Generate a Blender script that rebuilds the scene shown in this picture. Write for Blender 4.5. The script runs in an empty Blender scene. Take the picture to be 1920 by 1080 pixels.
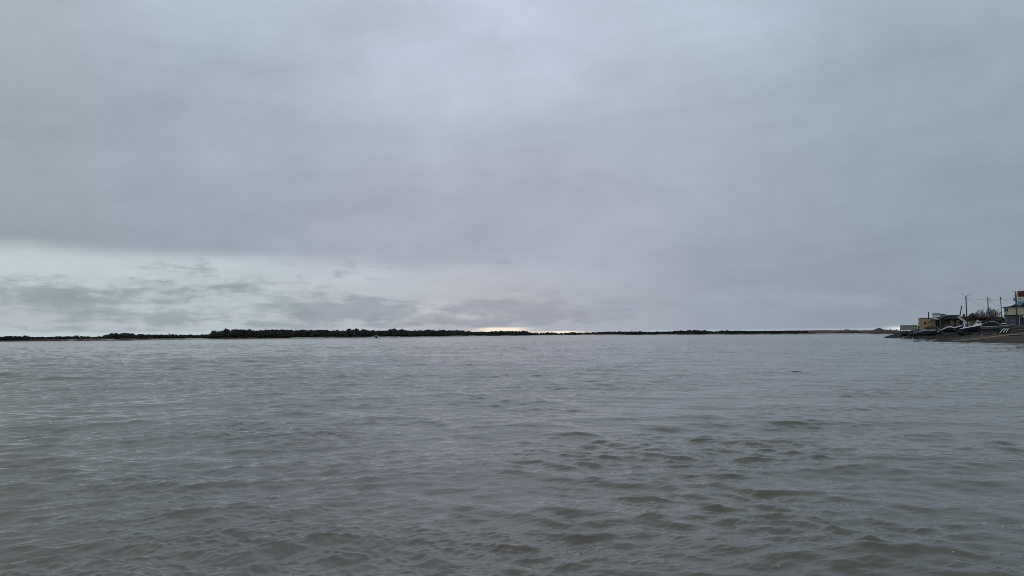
import bpy, bmesh, math, random
import numpy as np
from mathutils import Vector, Matrix

sc = bpy.context.scene
R = math.radians
random.seed(7)
rng = np.random.default_rng(11)

# ------------------------------------------------------------------ camera
F = 1371.0                 # focal length in photo pixels (1920 wide)
CAM_H = 2.0
ROLL = 0.0065
HZ = 627.0                 # horizon row at the picture centre
cam_d = bpy.data.cameras.new('camera')
cam = bpy.data.objects.new('camera', cam_d)
sc.collection.objects.link(cam)
cam_d.sensor_width = 36.0
cam_d.lens = 36.0 * F / 1920.0
cam_d.clip_start = 0.1
cam_d.clip_end = 60000.0
pitch = math.atan((HZ - 540.0) / F)
cam.matrix_world = (Matrix.Translation((0, 0, CAM_H)) @ Matrix.Rotation(math.pi / 2 + pitch, 4, 'X')
                    @ Matrix.Rotation(-math.atan(ROLL), 4, 'Z'))
sc.camera = cam
CM = cam.matrix_world.copy()
CR = CM.to_3x3()


def ray(px, py):
    return CR @ Vector(((px - 960.0) / F, -(py - 540.0) / F, -1.0))


def at(px, py, Y):
    d = ray(px, py)
    return Vector((0, 0, CAM_H)) + d * (Y / d.y)


def on_plane(px, py, z=0.0):
    d = ray(px, py)
    t = (z - CAM_H) / d.z
    return Vector((0, 0, CAM_H)) + d * t


# ------------------------------------------------------------------ view, world, sun
sc.view_settings.view_transform = 'Standard'
sc.view_settings.look = 'None'
sc.view_settings.exposure = 0.03
sc.view_settings.gamma = 1.0
sc.cycles.use_denoising = False
sc.cycles.filter_width = 0.85
sc.cycles.sample_clamp_indirect = 4.0
SUN_EL, SUN_AZ = R(58), R(165)

sun_d = bpy.data.lights.new('sun', 'SUN')
sun_d.energy = 0.5
sun_d.angle = R(40)
sun_d.color = (1.0, 0.96, 0.9)
sun = bpy.data.objects.new('sun', sun_d)
sc.collection.objects.link(sun)
sun.rotation_euler = (R(90) - SUN_EL, 0, math.pi - SUN_AZ)

world = bpy.data.worlds.new('World')
sc.world = world
world.use_nodes = True
NT = world.node_tree
NT.nodes.clear()


class E:
    """a float socket with arithmetic that makes Math nodes"""
    nt = None

    def __init__(s, sock): s.s = sock

    @staticmethod
    def m(op, *a, clamp=False):
        n = E.nt.nodes.new('ShaderNodeMath')
        n.operation = op
        n.use_clamp = clamp
        for i, v in enumerate(a):
            if isinstance(v, E): E.nt.links.new(v.s, n.inputs[i])
            else: n.inputs[i].default_value = v
        return E(n.outputs[0])

    def __add__(s, o): return E.m('ADD', s, o)
    __radd__ = __add__
    def __sub__(s, o): return E.m('SUBTRACT', s, o)
    def __rsub__(s, o): return E.m('SUBTRACT', o, s)
    def __mul__(s, o): return E.m('MULTIPLY', s, o)
    __rmul__ = __mul__
    def __truediv__(s, o): return E.m('DIVIDE', s, o)
    def __rtruediv__(s, o): return E.m('DIVIDE', o, s)


def smooth(x, a, b):
    n = E.nt.nodes.new('ShaderNodeMapRange')
    n.interpolation_type = 'SMOOTHSTEP'
    E.nt.links.new(x.s, n.inputs[0])
    lo, hi, r0, r1 = (a, b, 0.0, 1.0) if a < b else (b, a, 1.0, 0.0)
    n.inputs[1].default_value = lo
    n.inputs[2].default_value = hi
    n.inputs[3].default_value = r0
    n.inputs[4].default_value = r1
    return E(n.outputs[0])


def gauss(x, c, w):
    d = (x - c) / w
    return E.m('POWER', 2.71828, (d * d) * -1.0)


def comb(x, y, z):
    n = E.nt.nodes.new('ShaderNodeCombineXYZ')
    for i, v in enumerate((x, y, z)):
        if isinstance(v, E): E.nt.links.new(v.s, n.inputs[i])
        else: n.inputs[i].default_value = v
    return n.outputs[0]


def noise(vec, scale=1.0, detail=4.0, rough=0.5, dist=0.0):
    n = E.nt.nodes.new('ShaderNodeTexNoise')
    n.inputs['Scale'].default_value = scale
    n.inputs['Detail'].default_value = detail
    n.inputs['Roughness'].default_value = rough
    n.inputs['Distortion'].default_value = dist
    if vec is not None: E.nt.links.new(vec, n.inputs['Vector'])
    return E(n.outputs[0])


def ramp(x, stops):
    n = E.nt.nodes.new('ShaderNodeValToRGB')
    el = n.color_ramp.elements
    el[0].position, el[0].color = stops[0][0], (*stops[0][1], 1)
    el[1].position, el[1].color = stops[-1][0], (*stops[-1][1], 1)
    for p, c in stops[1:-1]:
        e = el.new(p)
        e.color = (*c, 1)
    E.nt.links.new(x.s, n.inputs[0])
    return n.outputs[0]


def mixc(f, a, b):
    n = E.nt.nodes.new('ShaderNodeMix')
    n.data_type = 'RGBA'
    n.clamp_factor = True
    if isinstance(f, E): E.nt.links.new(f.s, n.inputs[0])
    else: n.inputs[0].default_value = f
    for k, v in ((6, a), (7, b)):
        if isinstance(v, tuple): n.inputs[k].default_value = (*v, 1)
        else: E.nt.links.new(v, n.inputs[k])
    return n.outputs[2]


def scalec(c, f):
    n = E.nt.nodes.new('ShaderNodeVectorMath')
    n.operation = 'SCALE'
    if isinstance(c, tuple): n.inputs[0].default_value = c
    else: E.nt.links.new(c, n.inputs[0])
    if isinstance(f, E): E.nt.links.new(f.s, n.inputs['Scale'])
    else: n.inputs['Scale'].default_value = f
    return n.outputs[0]


def build_sky():
    E.nt = NT
    tc = NT.nodes.new('ShaderNodeTexCoord')
    sp = NT.nodes.new('ShaderNodeSeparateXYZ')
    NT.links.new(tc.outputs['Generated'], sp.inputs[0])
    X, Y, Z = (E(sp.outputs[i]) for i in range(3))
    az = E.m('ARCTAN2', X, Y)
    el = E.m('MAXIMUM', E.m('ARCSINE', Z), 0.0)
    # cloud deck seen in perspective: a flat layer overhead
    inv = 1.0 / (el + 0.10)
    deck = comb(X * inv, Y * inv, 0.0)
    n_deck = noise(deck, 0.9, 6, 0.55, 0.3) - 0.5
    n_soft = noise(deck, 0.32, 3, 0.5) - 0.5
    sheet = comb(az * 5.0, el * 17.0, 1.7)
    n1 = noise(sheet, 1.0, 6, 0.55) - 0.5
    n2 = noise(comb(az * 7.0, el * 30.0, 6.1), 1.0, 5, 0.5) - 0.5
    n3 = noise(comb(az * 22.0, el * 60.0, 3.3), 1.0, 5, 0.6) - 0.5
    streak = noise(comb(az * 3.0 + el * 2.0, el * 34.0 - az * 2.6, 9.0), 1.0, 3, 0.5) - 0.5

    blot = noise(comb(az * 5.0, el * 8.0, 12.0), 1.0, 6, 0.5, 0.4) - 0.5
    # ---- the overcast deck
    LR = ramp(el * 2.0, [(0.0, (.345,) * 3), (0.10, (.345,) * 3), (0.2, (.36,) * 3), (0.36, (.385,) * 3),
                         (0.54, (.415,) * 3), (0.74, (.475,) * 3), (0.95, (.51,) * 3), (1.0, (.52,) * 3)])
    sepL = NT.nodes.new('ShaderNodeSeparateColor')
    NT.links.new(LR, sepL.inputs[0])
    L = E(sepL.outputs[0])
    side = smooth(E.m('ABSOLUTE', az + 0.04), 0.08, 0.62)
    right = smooth(az, 0.12, 0.7)
    L = L * (1.13 - side * 0.17 - right * 0.05)
    L = L + gauss(az, 0.02, 0.22) * gauss(el, 0.43, 0.13) * 0.05
    L = L * (1.0 + n_deck * 0.15 * smooth(el, 0.02, 0.3) + n_soft * 0.16 + streak * 0.11 + blot * 0.36 + (noise(comb(az * 16.0, el * 22.0, 15.0), 1.0, 6, 0.6, 0.3) - 0.5) * 0.16)
    L = L * (1.0 + n3 * 0.03)
    purple = gauss(az, -0.02, 0.30) * gauss(el, 0.13, 0.15)
    tint = mixc(side, (.86, .99, 1.175), (.815, .995, 1.185))
    tint = mixc(smooth(az, -0.3, -0.65), tint, (.86, .995, 1.10))
    tint = mixc(E.m('MINIMUM', purple * 1.0 + n2 * 0.25 * purple, 1.0), tint, (.915, .98, 1.185))
    deck_c = scalec(tint, L)

    # ---- brighter sky in the gap below the deck's edge, left half
    edge = 0.0965 - (az + 0.23) * 0.030 + n1 * 0.016 + n2 * 0.010
    soft = smooth(az, -0.5, 0.15) * 0.030 + 0.012
    under = E.m('DIVIDE', edge - el, soft) * 0.5 + 0.5
    under = E.m('MAXIMUM', E.m('MINIMUM', under, 1.0), 0.0)
    under = under * under * (3.0 - under * 2.0)
    fade = smooth(az, 0.32, -0.06)
    gapL = 0.545 + smooth(el, 0.03, 0.10) * 0.06 - smooth(az, -0.4, 0.05) * 0.09
    gapL = gapL * (1.0 + n1 * 0.40 + n3 * 0.20)
    gapT = mixc(smooth(az, -0.4, -0.05), (.885, 1.0, 1.075), (.94, .99, 1.10))
    gap_c = scalec(gapT, gapL)
    sky = mixc(under * fade * 0.92, deck_c, gap_c)

    # ---- lower grey clouds: warped ellipses in azimuth / elevation (photo px turned to angles)
    aw = az + n1 * 0.10 + n3 * 0.06
    ew = el + n2 * 0.022 + n3 * 0.022
    dens = None
    blobs = [(150, 563, 150, 26, .95), (20, 520, 50, 20, .55), (372, 497, 50, 14, .55), (180, 478, 40, 10, .4),
             (372, 543, 100, 20, .85), (30, 548, 70, 14, .5), (600, 575, 120, 30, .95), (700, 590, 110, 20, .7),
             (430, 583, 110, 14, .7), (330, 602, 200, 9, .45), (150, 596, 200, 10, .55), (880, 600, 120, 18, .8),
             (640, 515, 60, 12, .35), (960, 575, 130, 20, .6), (1060, 600, 150, 14, .75), (1180, 575, 150, 18, .45), (250, 530, 60, 8, .3), (760, 610, 120, 6, .6),
             (100, 618, 260, 7, .55), (480, 612, 200, 6, .4), (810, 552, 60, 2.5, .3)]
    for (px, py, rx, ry, s) in blobs:
        a0 = math.atan((px - 960) / F)
        e0 = (627 - 0.0065 * (px - 960) - py) / F * math.cos(a0)
        g = gauss(aw, a0, rx / F * 1.0) * gauss(ew, e0, ry / F * 1.0) * s
        dens = g if dens is None else E.m('MAXIMUM', dens, g) + E.m('MINIMUM', dens, g) * 0.35
    nb = noise(comb(az * 9.5, el * 46.0, 4.4), 1.0, 6, 0.58) - 0.5
    nm = noise(comb(az * 22.0, el * 76.0, 2.4), 1.0, 5, 0.55) - 0.5
    nf = noise(comb(az * 44.0, el * 95.0, 8.4), 1.0, 5, 0.6) - 0.5
    dens = smooth(dens * 1.05 + nb * 1.7 + nm * 1.7 + nf * 0.8 - 0.06, 0.12, 0.90) * smooth(el, 0.135, 0.095)
    dens = dens * smooth(az, 0.34, 0.08)
    cT = mixc(smooth(az, -0.4, -0.1), (.83, 1.0, 1.10), (.92, .99, 1.16))
    cl_c = scalec(cT, 0.335 + nb * 0.20 + nf * 0.10)
    sky = mixc(dens * 0.92, sky, cl_c)
    # ---- low rows of cloud on the right
    rows = smooth(n2 + n3 * 0.6, -0.02, 0.22) * smooth(el, 0.075, 0.03) * smooth(az, -0.05, 0.2)
    sky = mixc(rows * 0.45, sky, (.36, .43, .51))
    rows2 = smooth(n1 + n3 * 0.5, 0.0, 0.2) * smooth(el, 0.06, 0.02) * smooth(az, -0.1, 0.15)
    sky = mixc(rows2 * 0.45, sky, (.235, .285, .36))

    # ---- clear strip along the horizon
    h0 = smooth(el + n3 * 0.003 + n1 * 0.004, 0.0075, 0.0035) * smooth(az, -0.1, -0.45)
    sky = mixc(h0 * 0.85, sky, (.50, .585, .63))
    warm = gauss(az, -0.014, 0.030) * smooth(el + n3 * 0.004, 0.0112, 0.0078) \
        + gauss(az, 0.065, 0.028) * smooth(el + n3 * 0.003, 0.0050, 0.0030) * 0.7
    sky = mixc(warm * 1.5, sky, (.98, .84, .70))
    warm2 = gauss(az, -0.09, 0.04) * gauss(el, 0.036, 0.007) * 0.7 + gauss(az, -0.055, 0.03) * gauss(el, 0.026, 0.006) * 0.7
    sky = mixc(warm2 * smooth(n3, -0.15, 0.1), sky, (.62, .63, .67))
    far_r = smooth(az, 0.1, 0.2) * smooth(el, 0.0062, 0.0035)
    sky = mixc(far_r * 0.4, sky, (.48, .54, .62))
    strip = gauss(az, 0.49, 0.018) * gauss(el, 0.0035, 0.0030)
    sky = mixc(strip, sky, (.75, .79, .83))

    nish = NT.nodes.new('ShaderNodeTexSky')
    nish.sky_type = 'NISHITA'
    nish.sun_disc = False
    nish.sun_elevation = SUN_EL
    nish.sun_rotation = SUN_AZ
    b1 = NT.nodes.new('ShaderNodeBackground')
    b1.inputs[1].default_value = 0.08
    NT.links.new(nish.outputs[0], b1.inputs[0])
    b2 = NT.nodes.new('ShaderNodeBackground')
    b2.inputs[1].default_value = 1.0
    NT.links.new(sky, b2.inputs[0])
    mx = NT.nodes.new('ShaderNodeMixShader')
    mx.inputs[0].default_value = 0.97
    NT.links.new(b1.outputs[0], mx.inputs[1])
    NT.links.new(b2.outputs[0], mx.inputs[2])
    out = NT.nodes.new('ShaderNodeOutputWorld')
    NT.links.new(mx.outputs[0], out.inputs[0])


build_sky()
try:
    world.cycles.sampling_method = 'MANUAL'
    world.cycles.sample_map_resolution = 512
except Exception:
    pass

# ------------------------------------------------------------------ materials


def mat(name, col, rough=0.7, var=0.25, scale=2.0, metal=0.0, col2=None, stretch=(1, 1, 1), spec=0.3, bump=0.0):
    m = bpy.data.materials.new(name)
    m.use_nodes = True
    nt = m.node_tree
    E.nt = nt
    b = nt.nodes['Principled BSDF']
    tc = nt.nodes.new('ShaderNodeTexCoord')
    mp = nt.nodes.new('ShaderNodeMapping')
    mp.inputs['Scale'].default_value = stretch
    nt.links.new(tc.outputs['Object'], mp.inputs[0])
    n = noise(mp.outputs[0], scale, 5, 0.6)
    c2 = col2 or tuple(c * (1 - var) for c in col)
    c1 = col if col2 else tuple(min(1, c * (1 + var)) for c in col)
    c = mixc(smooth(n, 0.35, 0.65), c2, c1)
    nt.links.new(c, b.inputs['Base Color'])
    b.inputs['Roughness'].default_value = rough
    b.inputs['Metallic'].default_value = metal
    b.inputs['Specular IOR Level'].default_value = spec
    if bump:
        bp = nt.nodes.new('ShaderNodeBump')
        bp.inputs['Strength'].default_value = bump
        nt.links.new(n.s, bp.inputs['Height'])
        nt.links.new(bp.outputs[0], b.inputs['Normal'])
    return m


M = {}
M['foliage'] = mat('foliage_dark', (.060, .072, .056), .8, scale=.15, col2=(.036, .042, .042), spec=.1)
M['foliage_brown'] = mat('foliage_brown', (.085, .07, .056), .8, scale=.2, col2=(.044, .042, .04), spec=.1)
M['bark'] = mat('bark', (.05, .045, .04), .9, scale=6, spec=.1)
M['twig'] = mat('twigs', (.25, .225, .21), .9, scale=1.5, spec=.1)
M['yellow'] = mat('yellow_brick', (.36, .275, .165), .85, .2, scale=1.4)
M['cream'] = mat('cream_wall', (.50, .47, .36), .8, .12, scale=1.0)
M['green_panel'] = mat('grey_green_panel', (.26, .27, .205), .6, .12, scale=1.2)
M['white'] = mat('white_paint', (.66, .67, .64), .5, .08, scale=2)
M['dirty_white'] = mat('dirty_white', (.48, .49, .46), .6, .18, scale=2.5)
M['dark'] = mat('dark_timber', (.022, .021, .022), .8, .4, scale=3)
M['brown'] = mat('brown_boards', (.045, .033, .028), .8, .3, scale=3)
M['rust'] = mat('rusty_steel', (.07, .040, .033), .75, .35, scale=2.5)
M['grey'] = mat('grey_sheet', (.16, .17, .18), .6, .2, scale=1.5)
M['bluegrey'] = mat('blue_grey_steel', (.10, .115, .13), .55, .2, scale=1.2)
M['darkroof'] = mat('dark_roof', (.04, .042, .048), .7, .3, scale=2)
M['pole'] = mat('weathered_pole', (.060, .068, .080), .8, .25, scale=2)
M['wire'] = mat('wire_black', (.03, .03, .035), .6)
M['glass'] = mat('dark_glass', (.008, .012, .018), .3, .2, spec=.15)
M['hull_grey'] = mat('boat_grey', (.22, .245, .27), .35, .12, scale=1.5, spec=.5)
M['hull_dark'] = mat('boat_dark_blue', (.022, .028, .042), .35, .2, spec=.5)
M['canvas'] = mat('grey_canvas', (.34, .345, .35), .8, .2, scale=2)
M['tarp'] = mat('blue_grey_tarp', (.16, .18, .21), .6, .3, scale=1.6)
M['rubber'] = mat('rubber', (.02, .02, .02), .8)
M['steel'] = mat('galvanised', (.35, .36, .37), .45, .2, metal=.6)
M['red'] = mat('red_board', (.12, .018, .022), .6, .12)
M['turq'] = mat('turquoise_sheet', (.12, .36, .44), .5, .12)
M['blue'] = mat('blue_sheet', (.018, .035, .085), .5, .15)
M['log'] = mat('weathered_log', (.085, .078, .072), .9, .35, scale=3, stretch=(1, 4, 4))
M['concrete'] = mat('wet_concrete', (.15, .135, .12), .8, .25, scale=1.2)
M['fleck'] = mat('drift_foam', (.42, .42, .39), .8, .2)
M['foam'] = mat('foam', (.80, .82, .84), .7, .08)
M['gravel'] = mat('gravel_heap', (.055, .055, .06), .9, .3)
M['driftwood'] = mat('wet_wood', (.02, .018, .018), .5, .3)
M['lamp'] = mat('lamp_head', (.22, .24, .26), .4, .1)

# ------------------------------------------------------------------ object helpers


def link(o):
    sc.collection.objects.link(o)
    return o


def tag(o, label=None, cat=None, group=None, kind=None):
    if label: o['label'] = label
    if cat: o['category'] = cat
    if group: o['group'] = group
    if kind: o['kind'] = kind
    return o


def thing(name, label, cat, loc=(0, 0, 0), rz=0.0, group=None):
    o = bpy.data.objects.new(name, None)
    o.location = loc
    o.rotation_euler = (0, 0, rz)
    o.empty_display_size = 0.3
    link(o)
    return tag(o, label, cat, group)


class MB:
    def __init__(s): s.bm = bmesh.new()

    def box(s, c, d, rot=None, bevel=0.0):
        g = bmesh.ops.create_cube(s.bm, size=1.0)
        mx = Matrix.Translation(c) @ (rot.to_4x4() if rot else Matrix.Identity(4)) @ Matrix.Diagonal((*d, 1))
        bmesh.ops.transform(s.bm, matrix=mx, verts=g['verts'])
        if bevel:
            es = list({e for v in g['verts'] for e in v.link_edges})
            bmesh.ops.bevel(s.bm, geom=es, offset=bevel, segments=2, profile=0.5, affect='EDGES')
        return s

    def span(s, x0, x1, y0, y1, z0, z1, bevel=0.0):
        return s.box(((x0 + x1) / 2, (y0 + y1) / 2, (z0 + z1) / 2), (abs(x1 - x0), abs(y1 - y0), abs(z1 - z0)), None, bevel)

    def tube(s, pts, rad, n=8, cap=True):
        pts = [Vector(p) for p in pts]
        if not isinstance(rad, (list, tuple)): rad = [rad] * len(pts)
        rings = []
        for i, p in enumerate(pts):
            a = pts[max(i - 1, 0)]
            b = pts[min(i + 1, len(pts) - 1)]
            t = (b - a).normalized()
            u = t.cross(Vector((0, 1, 0)) if abs(t.y) < .9 else Vector((1, 0, 0))).normalized()
            v = t.cross(u)
            rings.append([s.bm.verts.new(p + (u * math.cos(2 * math.pi * k / n) + v * math.sin(2 * math.pi * k / n)) * rad[i])
                          for k in range(n)])
        for a, b in zip(rings, rings[1:]):
            for k in range(n):
                s.bm.faces.new((a[k], a[(k + 1) % n], b[(k + 1) % n], b[k]))
        if cap:
            s.bm.faces.new(rings[0][::-1])
            s.bm.faces.new(rings[-1])
        return s

    def prism(s, xz, y0, y1):
        """outline in the local x-z plane, given real thickness along y"""
        a = [s.bm.verts.new((x, y0, z)) for x, z in xz]
        b = [s.bm.verts.new((x, y1, z)) for x, z in xz]
        s.bm.faces.new(a)
        s.bm.faces.new(b[::-1])
        n = len(xz)
        for k in range(n):
            s.bm.faces.new((a[k], b[k], b[(k + 1) % n], a[(k + 1) % n]))
        return s

    def loft(s, rings, cap=True, closed=True):
        rs = [[s.bm.verts.new(p) for p in r] for r in rings]
        n = len(rs[0])
        for a, b in zip(rs, rs[1:]):
            for k in range(n if closed else n - 1):
                s.bm.faces.new((a[k], a[(k + 1) % n], b[(k + 1) % n], b[k]))
        if cap:
            s.bm.faces.new(rs[0][::-1])
            s.bm.faces.new(rs[-1])
        return s

    def build(s, name, m, parent=None, smooth_=False):
        bmesh.ops.recalc_face_normals(s.bm, faces=s.bm.faces[:])
        me = bpy.data.meshes.new(name)
        s.bm.to_mesh(me)
        s.bm.free()
        if smooth_:
            for p in me.polygons: p.use_smooth = True
        if m is not None: me.materials.append(m)
        o = link(bpy.data.objects.new(name, me))
        if parent is not None: o.parent = parent
        return o


def mesh_np(name, verts, faces, m, smooth_=True, parent=None):
    """faces: (n,4) or (n,3) int array"""
    verts = np.asarray(verts, dtype=np.float32)
    faces = np.asarray(faces, dtype=np.int32)
    me = bpy.data.meshes.new(name)
    k = faces.shape[1]
    me.vertices.add(len(verts))
    me.vertices.foreach_set('co', verts.ravel())
    me.loops.add(faces.size)
    me.loops.foreach_set('vertex_index', faces.ravel())
    me.polygons.add(len(faces))
    me.polygons.foreach_set('loop_start', np.arange(len(faces), dtype=np.int32) * k)
    me.polygons.foreach_set('use_smooth', np.full(len(faces), smooth_, dtype=bool))
    me.update(calc_edges=True)
    if m is not None: me.materials.append(m)
    o = link(bpy.data.objects.new(name, me))
    if parent is not None: o.parent = parent
    return o


def grid_faces(nr, nc, wrap=False):
    i = np.arange(nr - 1)[:, None]
    j = np.arange(nc if wrap else nc - 1)[None, :]
    j2 = (j + 1) % nc
    a = i * nc + j
    b = i * nc + j2
    c = (i + 1) * nc + j2
    d = (i + 1) * nc + j
    return np.stack([a, b, c, d], -1).reshape(-1, 4)


# ------------------------------------------------------------------ the water
NF = 512


def wave_tile(L, lam0, lam1, peak, theta, spread, seed, slope):
    """random directional wave field on a periodic tile; returns height, dx, dy scaled to an rms slope"""
    g = np.random.default_rng(seed)
    k1 = 2 * np.pi * np.fft.fftfreq(NF, L / NF)
    kx, ky = np.meshgrid(k1, k1, indexing='xy')
    k = np.hypot(kx, ky)
    k[0, 0] = 1e-6
    lam = 2 * np.pi / k
    band = np.clip((lam - lam0 * .8) / (lam0 * .3), 0, 1) * np.clip((lam1 * 1.2 - lam) / (lam1 * .3), 0, 1)
    S = k ** -2.6 * np.exp(-0.75 * (lam / peak) ** 2) * band
    ang = np.arctan2(ky, kx)
    dirf = np.zeros_like(k)
    for th, w in theta:
        dirf += w * np.abs(np.cos((ang - th) / 1.0)) ** spread * (np.cos(ang - th) > 0)
    A = np.sqrt(S) * np.sqrt(dirf) * (g.normal(size=k.shape) + 1j * g.normal(size=k.shape))
    A[0, 0] = 0
    ft = np.fft.ifft2
    h = ft(A).real
    sx = ft(1j * kx * A).real
    sy = ft(1j * ky * A).real
    dx = ft(1j * kx / k * A).real
    dy = ft(1j * ky / k * A).real
    f = slope / np.sqrt((sx ** 2 + sy ** 2).mean())
    return [(a * f).astype(np.float32) for a in (h, dx, dy)]


def sample(tile, L, x, y):
    u = (x / L % 1.0) * NF
    v = (y / L % 1.0) * NF
    i = np.floor(u).astype(np.int32)
    j = np.floor(v).astype(np.int32)
    fu = (u - i).astype(np.float32)
    fv = (v - j).astype(np.float32)
    i %= NF
    j %= NF
    i1 = (i + 1) % NF
    j1 = (j + 1) % NF
    w00 = (1 - fu) * (1 - fv); w10 = fu * (1 - fv); w01 = (1 - fu) * fv; w11 = fu * fv
    return [t[j, i] * w00 + t[j, i1] * w10 + t[j1, i] * w01 + t[j1, i1] * w11 for t in tile]


def sstep(x, a, b):
    t = np.clip((x - a) / (b - a), 0, 1)
    return t * t * (3 - 2 * t)


def fbm(x, y, seed, octaves=4):
    g = np.random.default_rng(seed)
    out = 0
    amp = 1.0
    for o in range(octaves):
        for q in range(4):
            a = g.uniform(0, 2 * np.pi)
            f = 2 ** o * g.uniform(.7, 1.3)
            out = out + amp * .5 * np.sin(f * (x * np.cos(a) + y * np.sin(a)) + g.uniform(0, 6.28))
        amp *= .55
    return out


def build_water():
    rr = [0.6, 1.2, 1.8, 2.4]
    r = 3.0
    while r < 14000:
        rr.append(r)
        r *= 1 + (0.0024 if r < 70 else 0.004 if r < 450 else 0.05)
    rr = np.array(rr)
    fine = np.arange(-0.80, 0.80, 0.00145)
    coarse = np.linspace(0.80, 2 * np.pi - 0.80, 130)
    aa = np.concatenate([fine, coarse])
    Rr, Aa = np.meshgrid(rr, aa, indexing='ij')
    x = (Rr * np.sin(Aa)).astype(np.float32).ravel()
    y = (Rr * np.cos(Aa)).astype(np.float32).ravel()
    r = Rr.ravel().astype(np.float32)
    sp = np.where(r < 70, .0024 * r, .004 * r)
    infine = ((Aa < 0.80)).ravel()
    live = (r > 2.5) & (r < 450) & infine
    xs, ys, rs, sps = x[live], y[live], r[live], sp[live]
    # direction the waves travel: crests rise to the right on the left side, fall to the right on the right
    D = np.pi / 2
    big_l = wave_tile(31.0, .9, 5.0, 2.1, [(D + .26, 1), (D - .4, .15)], 7, 21, 0.082)
    big_r = wave_tile(27.0, .9, 5.0, 2.3, [(D - .24, 1), (D + .6, .25), (D - 1.2, .1)], 6, 22, 0.090)
    mid_l = wave_tile(9.7, .30, .95, .8, [(D + .28, 1), (D - .4, .22), (D + 1.2, .06)], 7, 23, 0.142)
    mid_r = wave_tile(10.9, .30, .95, .8, [(D - .35, 1), (D + .3, .5), (D - 1.1, .25)], 3.0, 24, 0.100)
    sml = wave_tile(4.1, .07, .30, .30, [(D + .25, 1), (D - .45, .5), (D + 1.4, .08)], 5, 25, 0.140)
    swell = wave_tile(83.0, 4.0, 13.0, 6.0, [(D + .1, 1), (D - .3, .5)], 8, 29, 0.030)
    az = np.arctan2(xs, ys)
    wl = 1 - sstep(az, -0.30, 0.22)
    wr = 1 - wl
    patch = np.clip(1.0 + 0.22 * fbm(xs / 9, ys / 5, 3), .5, 1.45)
    patch2 = np.clip(1.0 + 0.26 * fbm(xs / 16, ys / 5, 5), .4, 1.5)
    calm_r = (1 - 0.48 * sstep(az, -.05, .3) * sstep(rs, 9, 26)) * (1 + .40 * sstep(az, -.25, .1) * (1 - sstep(rs, 7, 14)))
    env = np.exp(.42 * fbm(xs / 2.6 + .35 * ys, ys / 1.5, 31, 3) - .10)
    env2 = np.exp(.50 * fbm(xs / 1.9 - .2 * ys, ys / .9, 32, 3) - .14)
    env = np.clip(env, .25, 1.7); env2 = np.clip(env2, .25, 1.5)
    H = np.zeros_like(xs); DX = np.zeros_like(xs); DY = np.zeros_like(xs)

    def add(tile, L, rot, w, chop, lean=0.0, lx=0.0):
        c, s = np.cos(rot), np.sin(rot)
        h, dx, dy = sample(tile, L, xs * c + ys * s, -xs * s + ys * c)
        nonlocal H, DX, DY
        H += h * w
        DX += -chop * w * (dx * c - dy * s)
        DY += -chop * w * (dx * s + dy * c)
        # waves lean over in the direction they run
        DY += lean * h * w
        DX += lx * h * w
    add(big_l, 31.0, 0.03, wl * patch * (.5 + .5 * env) * (1 - sstep(sps, .6, 1.6)), -.9, 1.0, -.3)
    add(big_r, 27.0, -0.03, wr * patch * calm_r * (.6 + .4 * env) * (1 - sstep(sps, .6, 1.6)), -.75, -.4, -.1)
    add(swell, 83.0, 0.02, 1.0 - .4 * sstep(rs, 150, 400), -.8)
    add(mid_l, 9.7, 0.1, wl * (.65 + .35 * sstep(rs, 6, 12)) * patch2 * (.5 + .5 * env2) * (1 - sstep(sps, .2, .5)), -.8, 2.2, -.6)
    add(mid_r, 10.9, -0.08, wr * patch2 * calm_r * env2 * (1 - sstep(sps, .2, .5)), -.6, -.25, -.05)
    add(sml, 4.1, 0.2, (wl * (.6 + .4 * sstep(rs, 7, 13)) + wr * .6) * patch2 * env2 * (1 - sstep(sps, .035, .09)), -.5, .9)
    X = x.copy(); Yv = y.copy(); Z = np.zeros_like(x)
    X[live] += DX; Yv[live] += DY; Z[live] = H
    # slope variance of the waves the mesh can no longer carry, as roughness
    un = np.full_like(r, .085 ** 2 * 1.0)
    un = .02 ** 2 + .075 ** 2 * sstep(sp, .035, .09) + .11 ** 2 * sstep(sp, .2, .5) + .09 ** 2 * sstep(sp, .6, 1.6)
    alpha = np.sqrt(2 * un)
    rough = np.sqrt(alpha) * .22
    o = mesh_np('water', np.stack([X, Yv, Z], 1), grid_faces(len(rr), len(aa), True), water_mat())
    at_ = o.data.attributes.new('wave_rough', 'FLOAT', 'POINT')
    at_.data.foreach_set('value', rough.astype(np.float32))
    tag(o, kind='structure')
    return o


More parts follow.
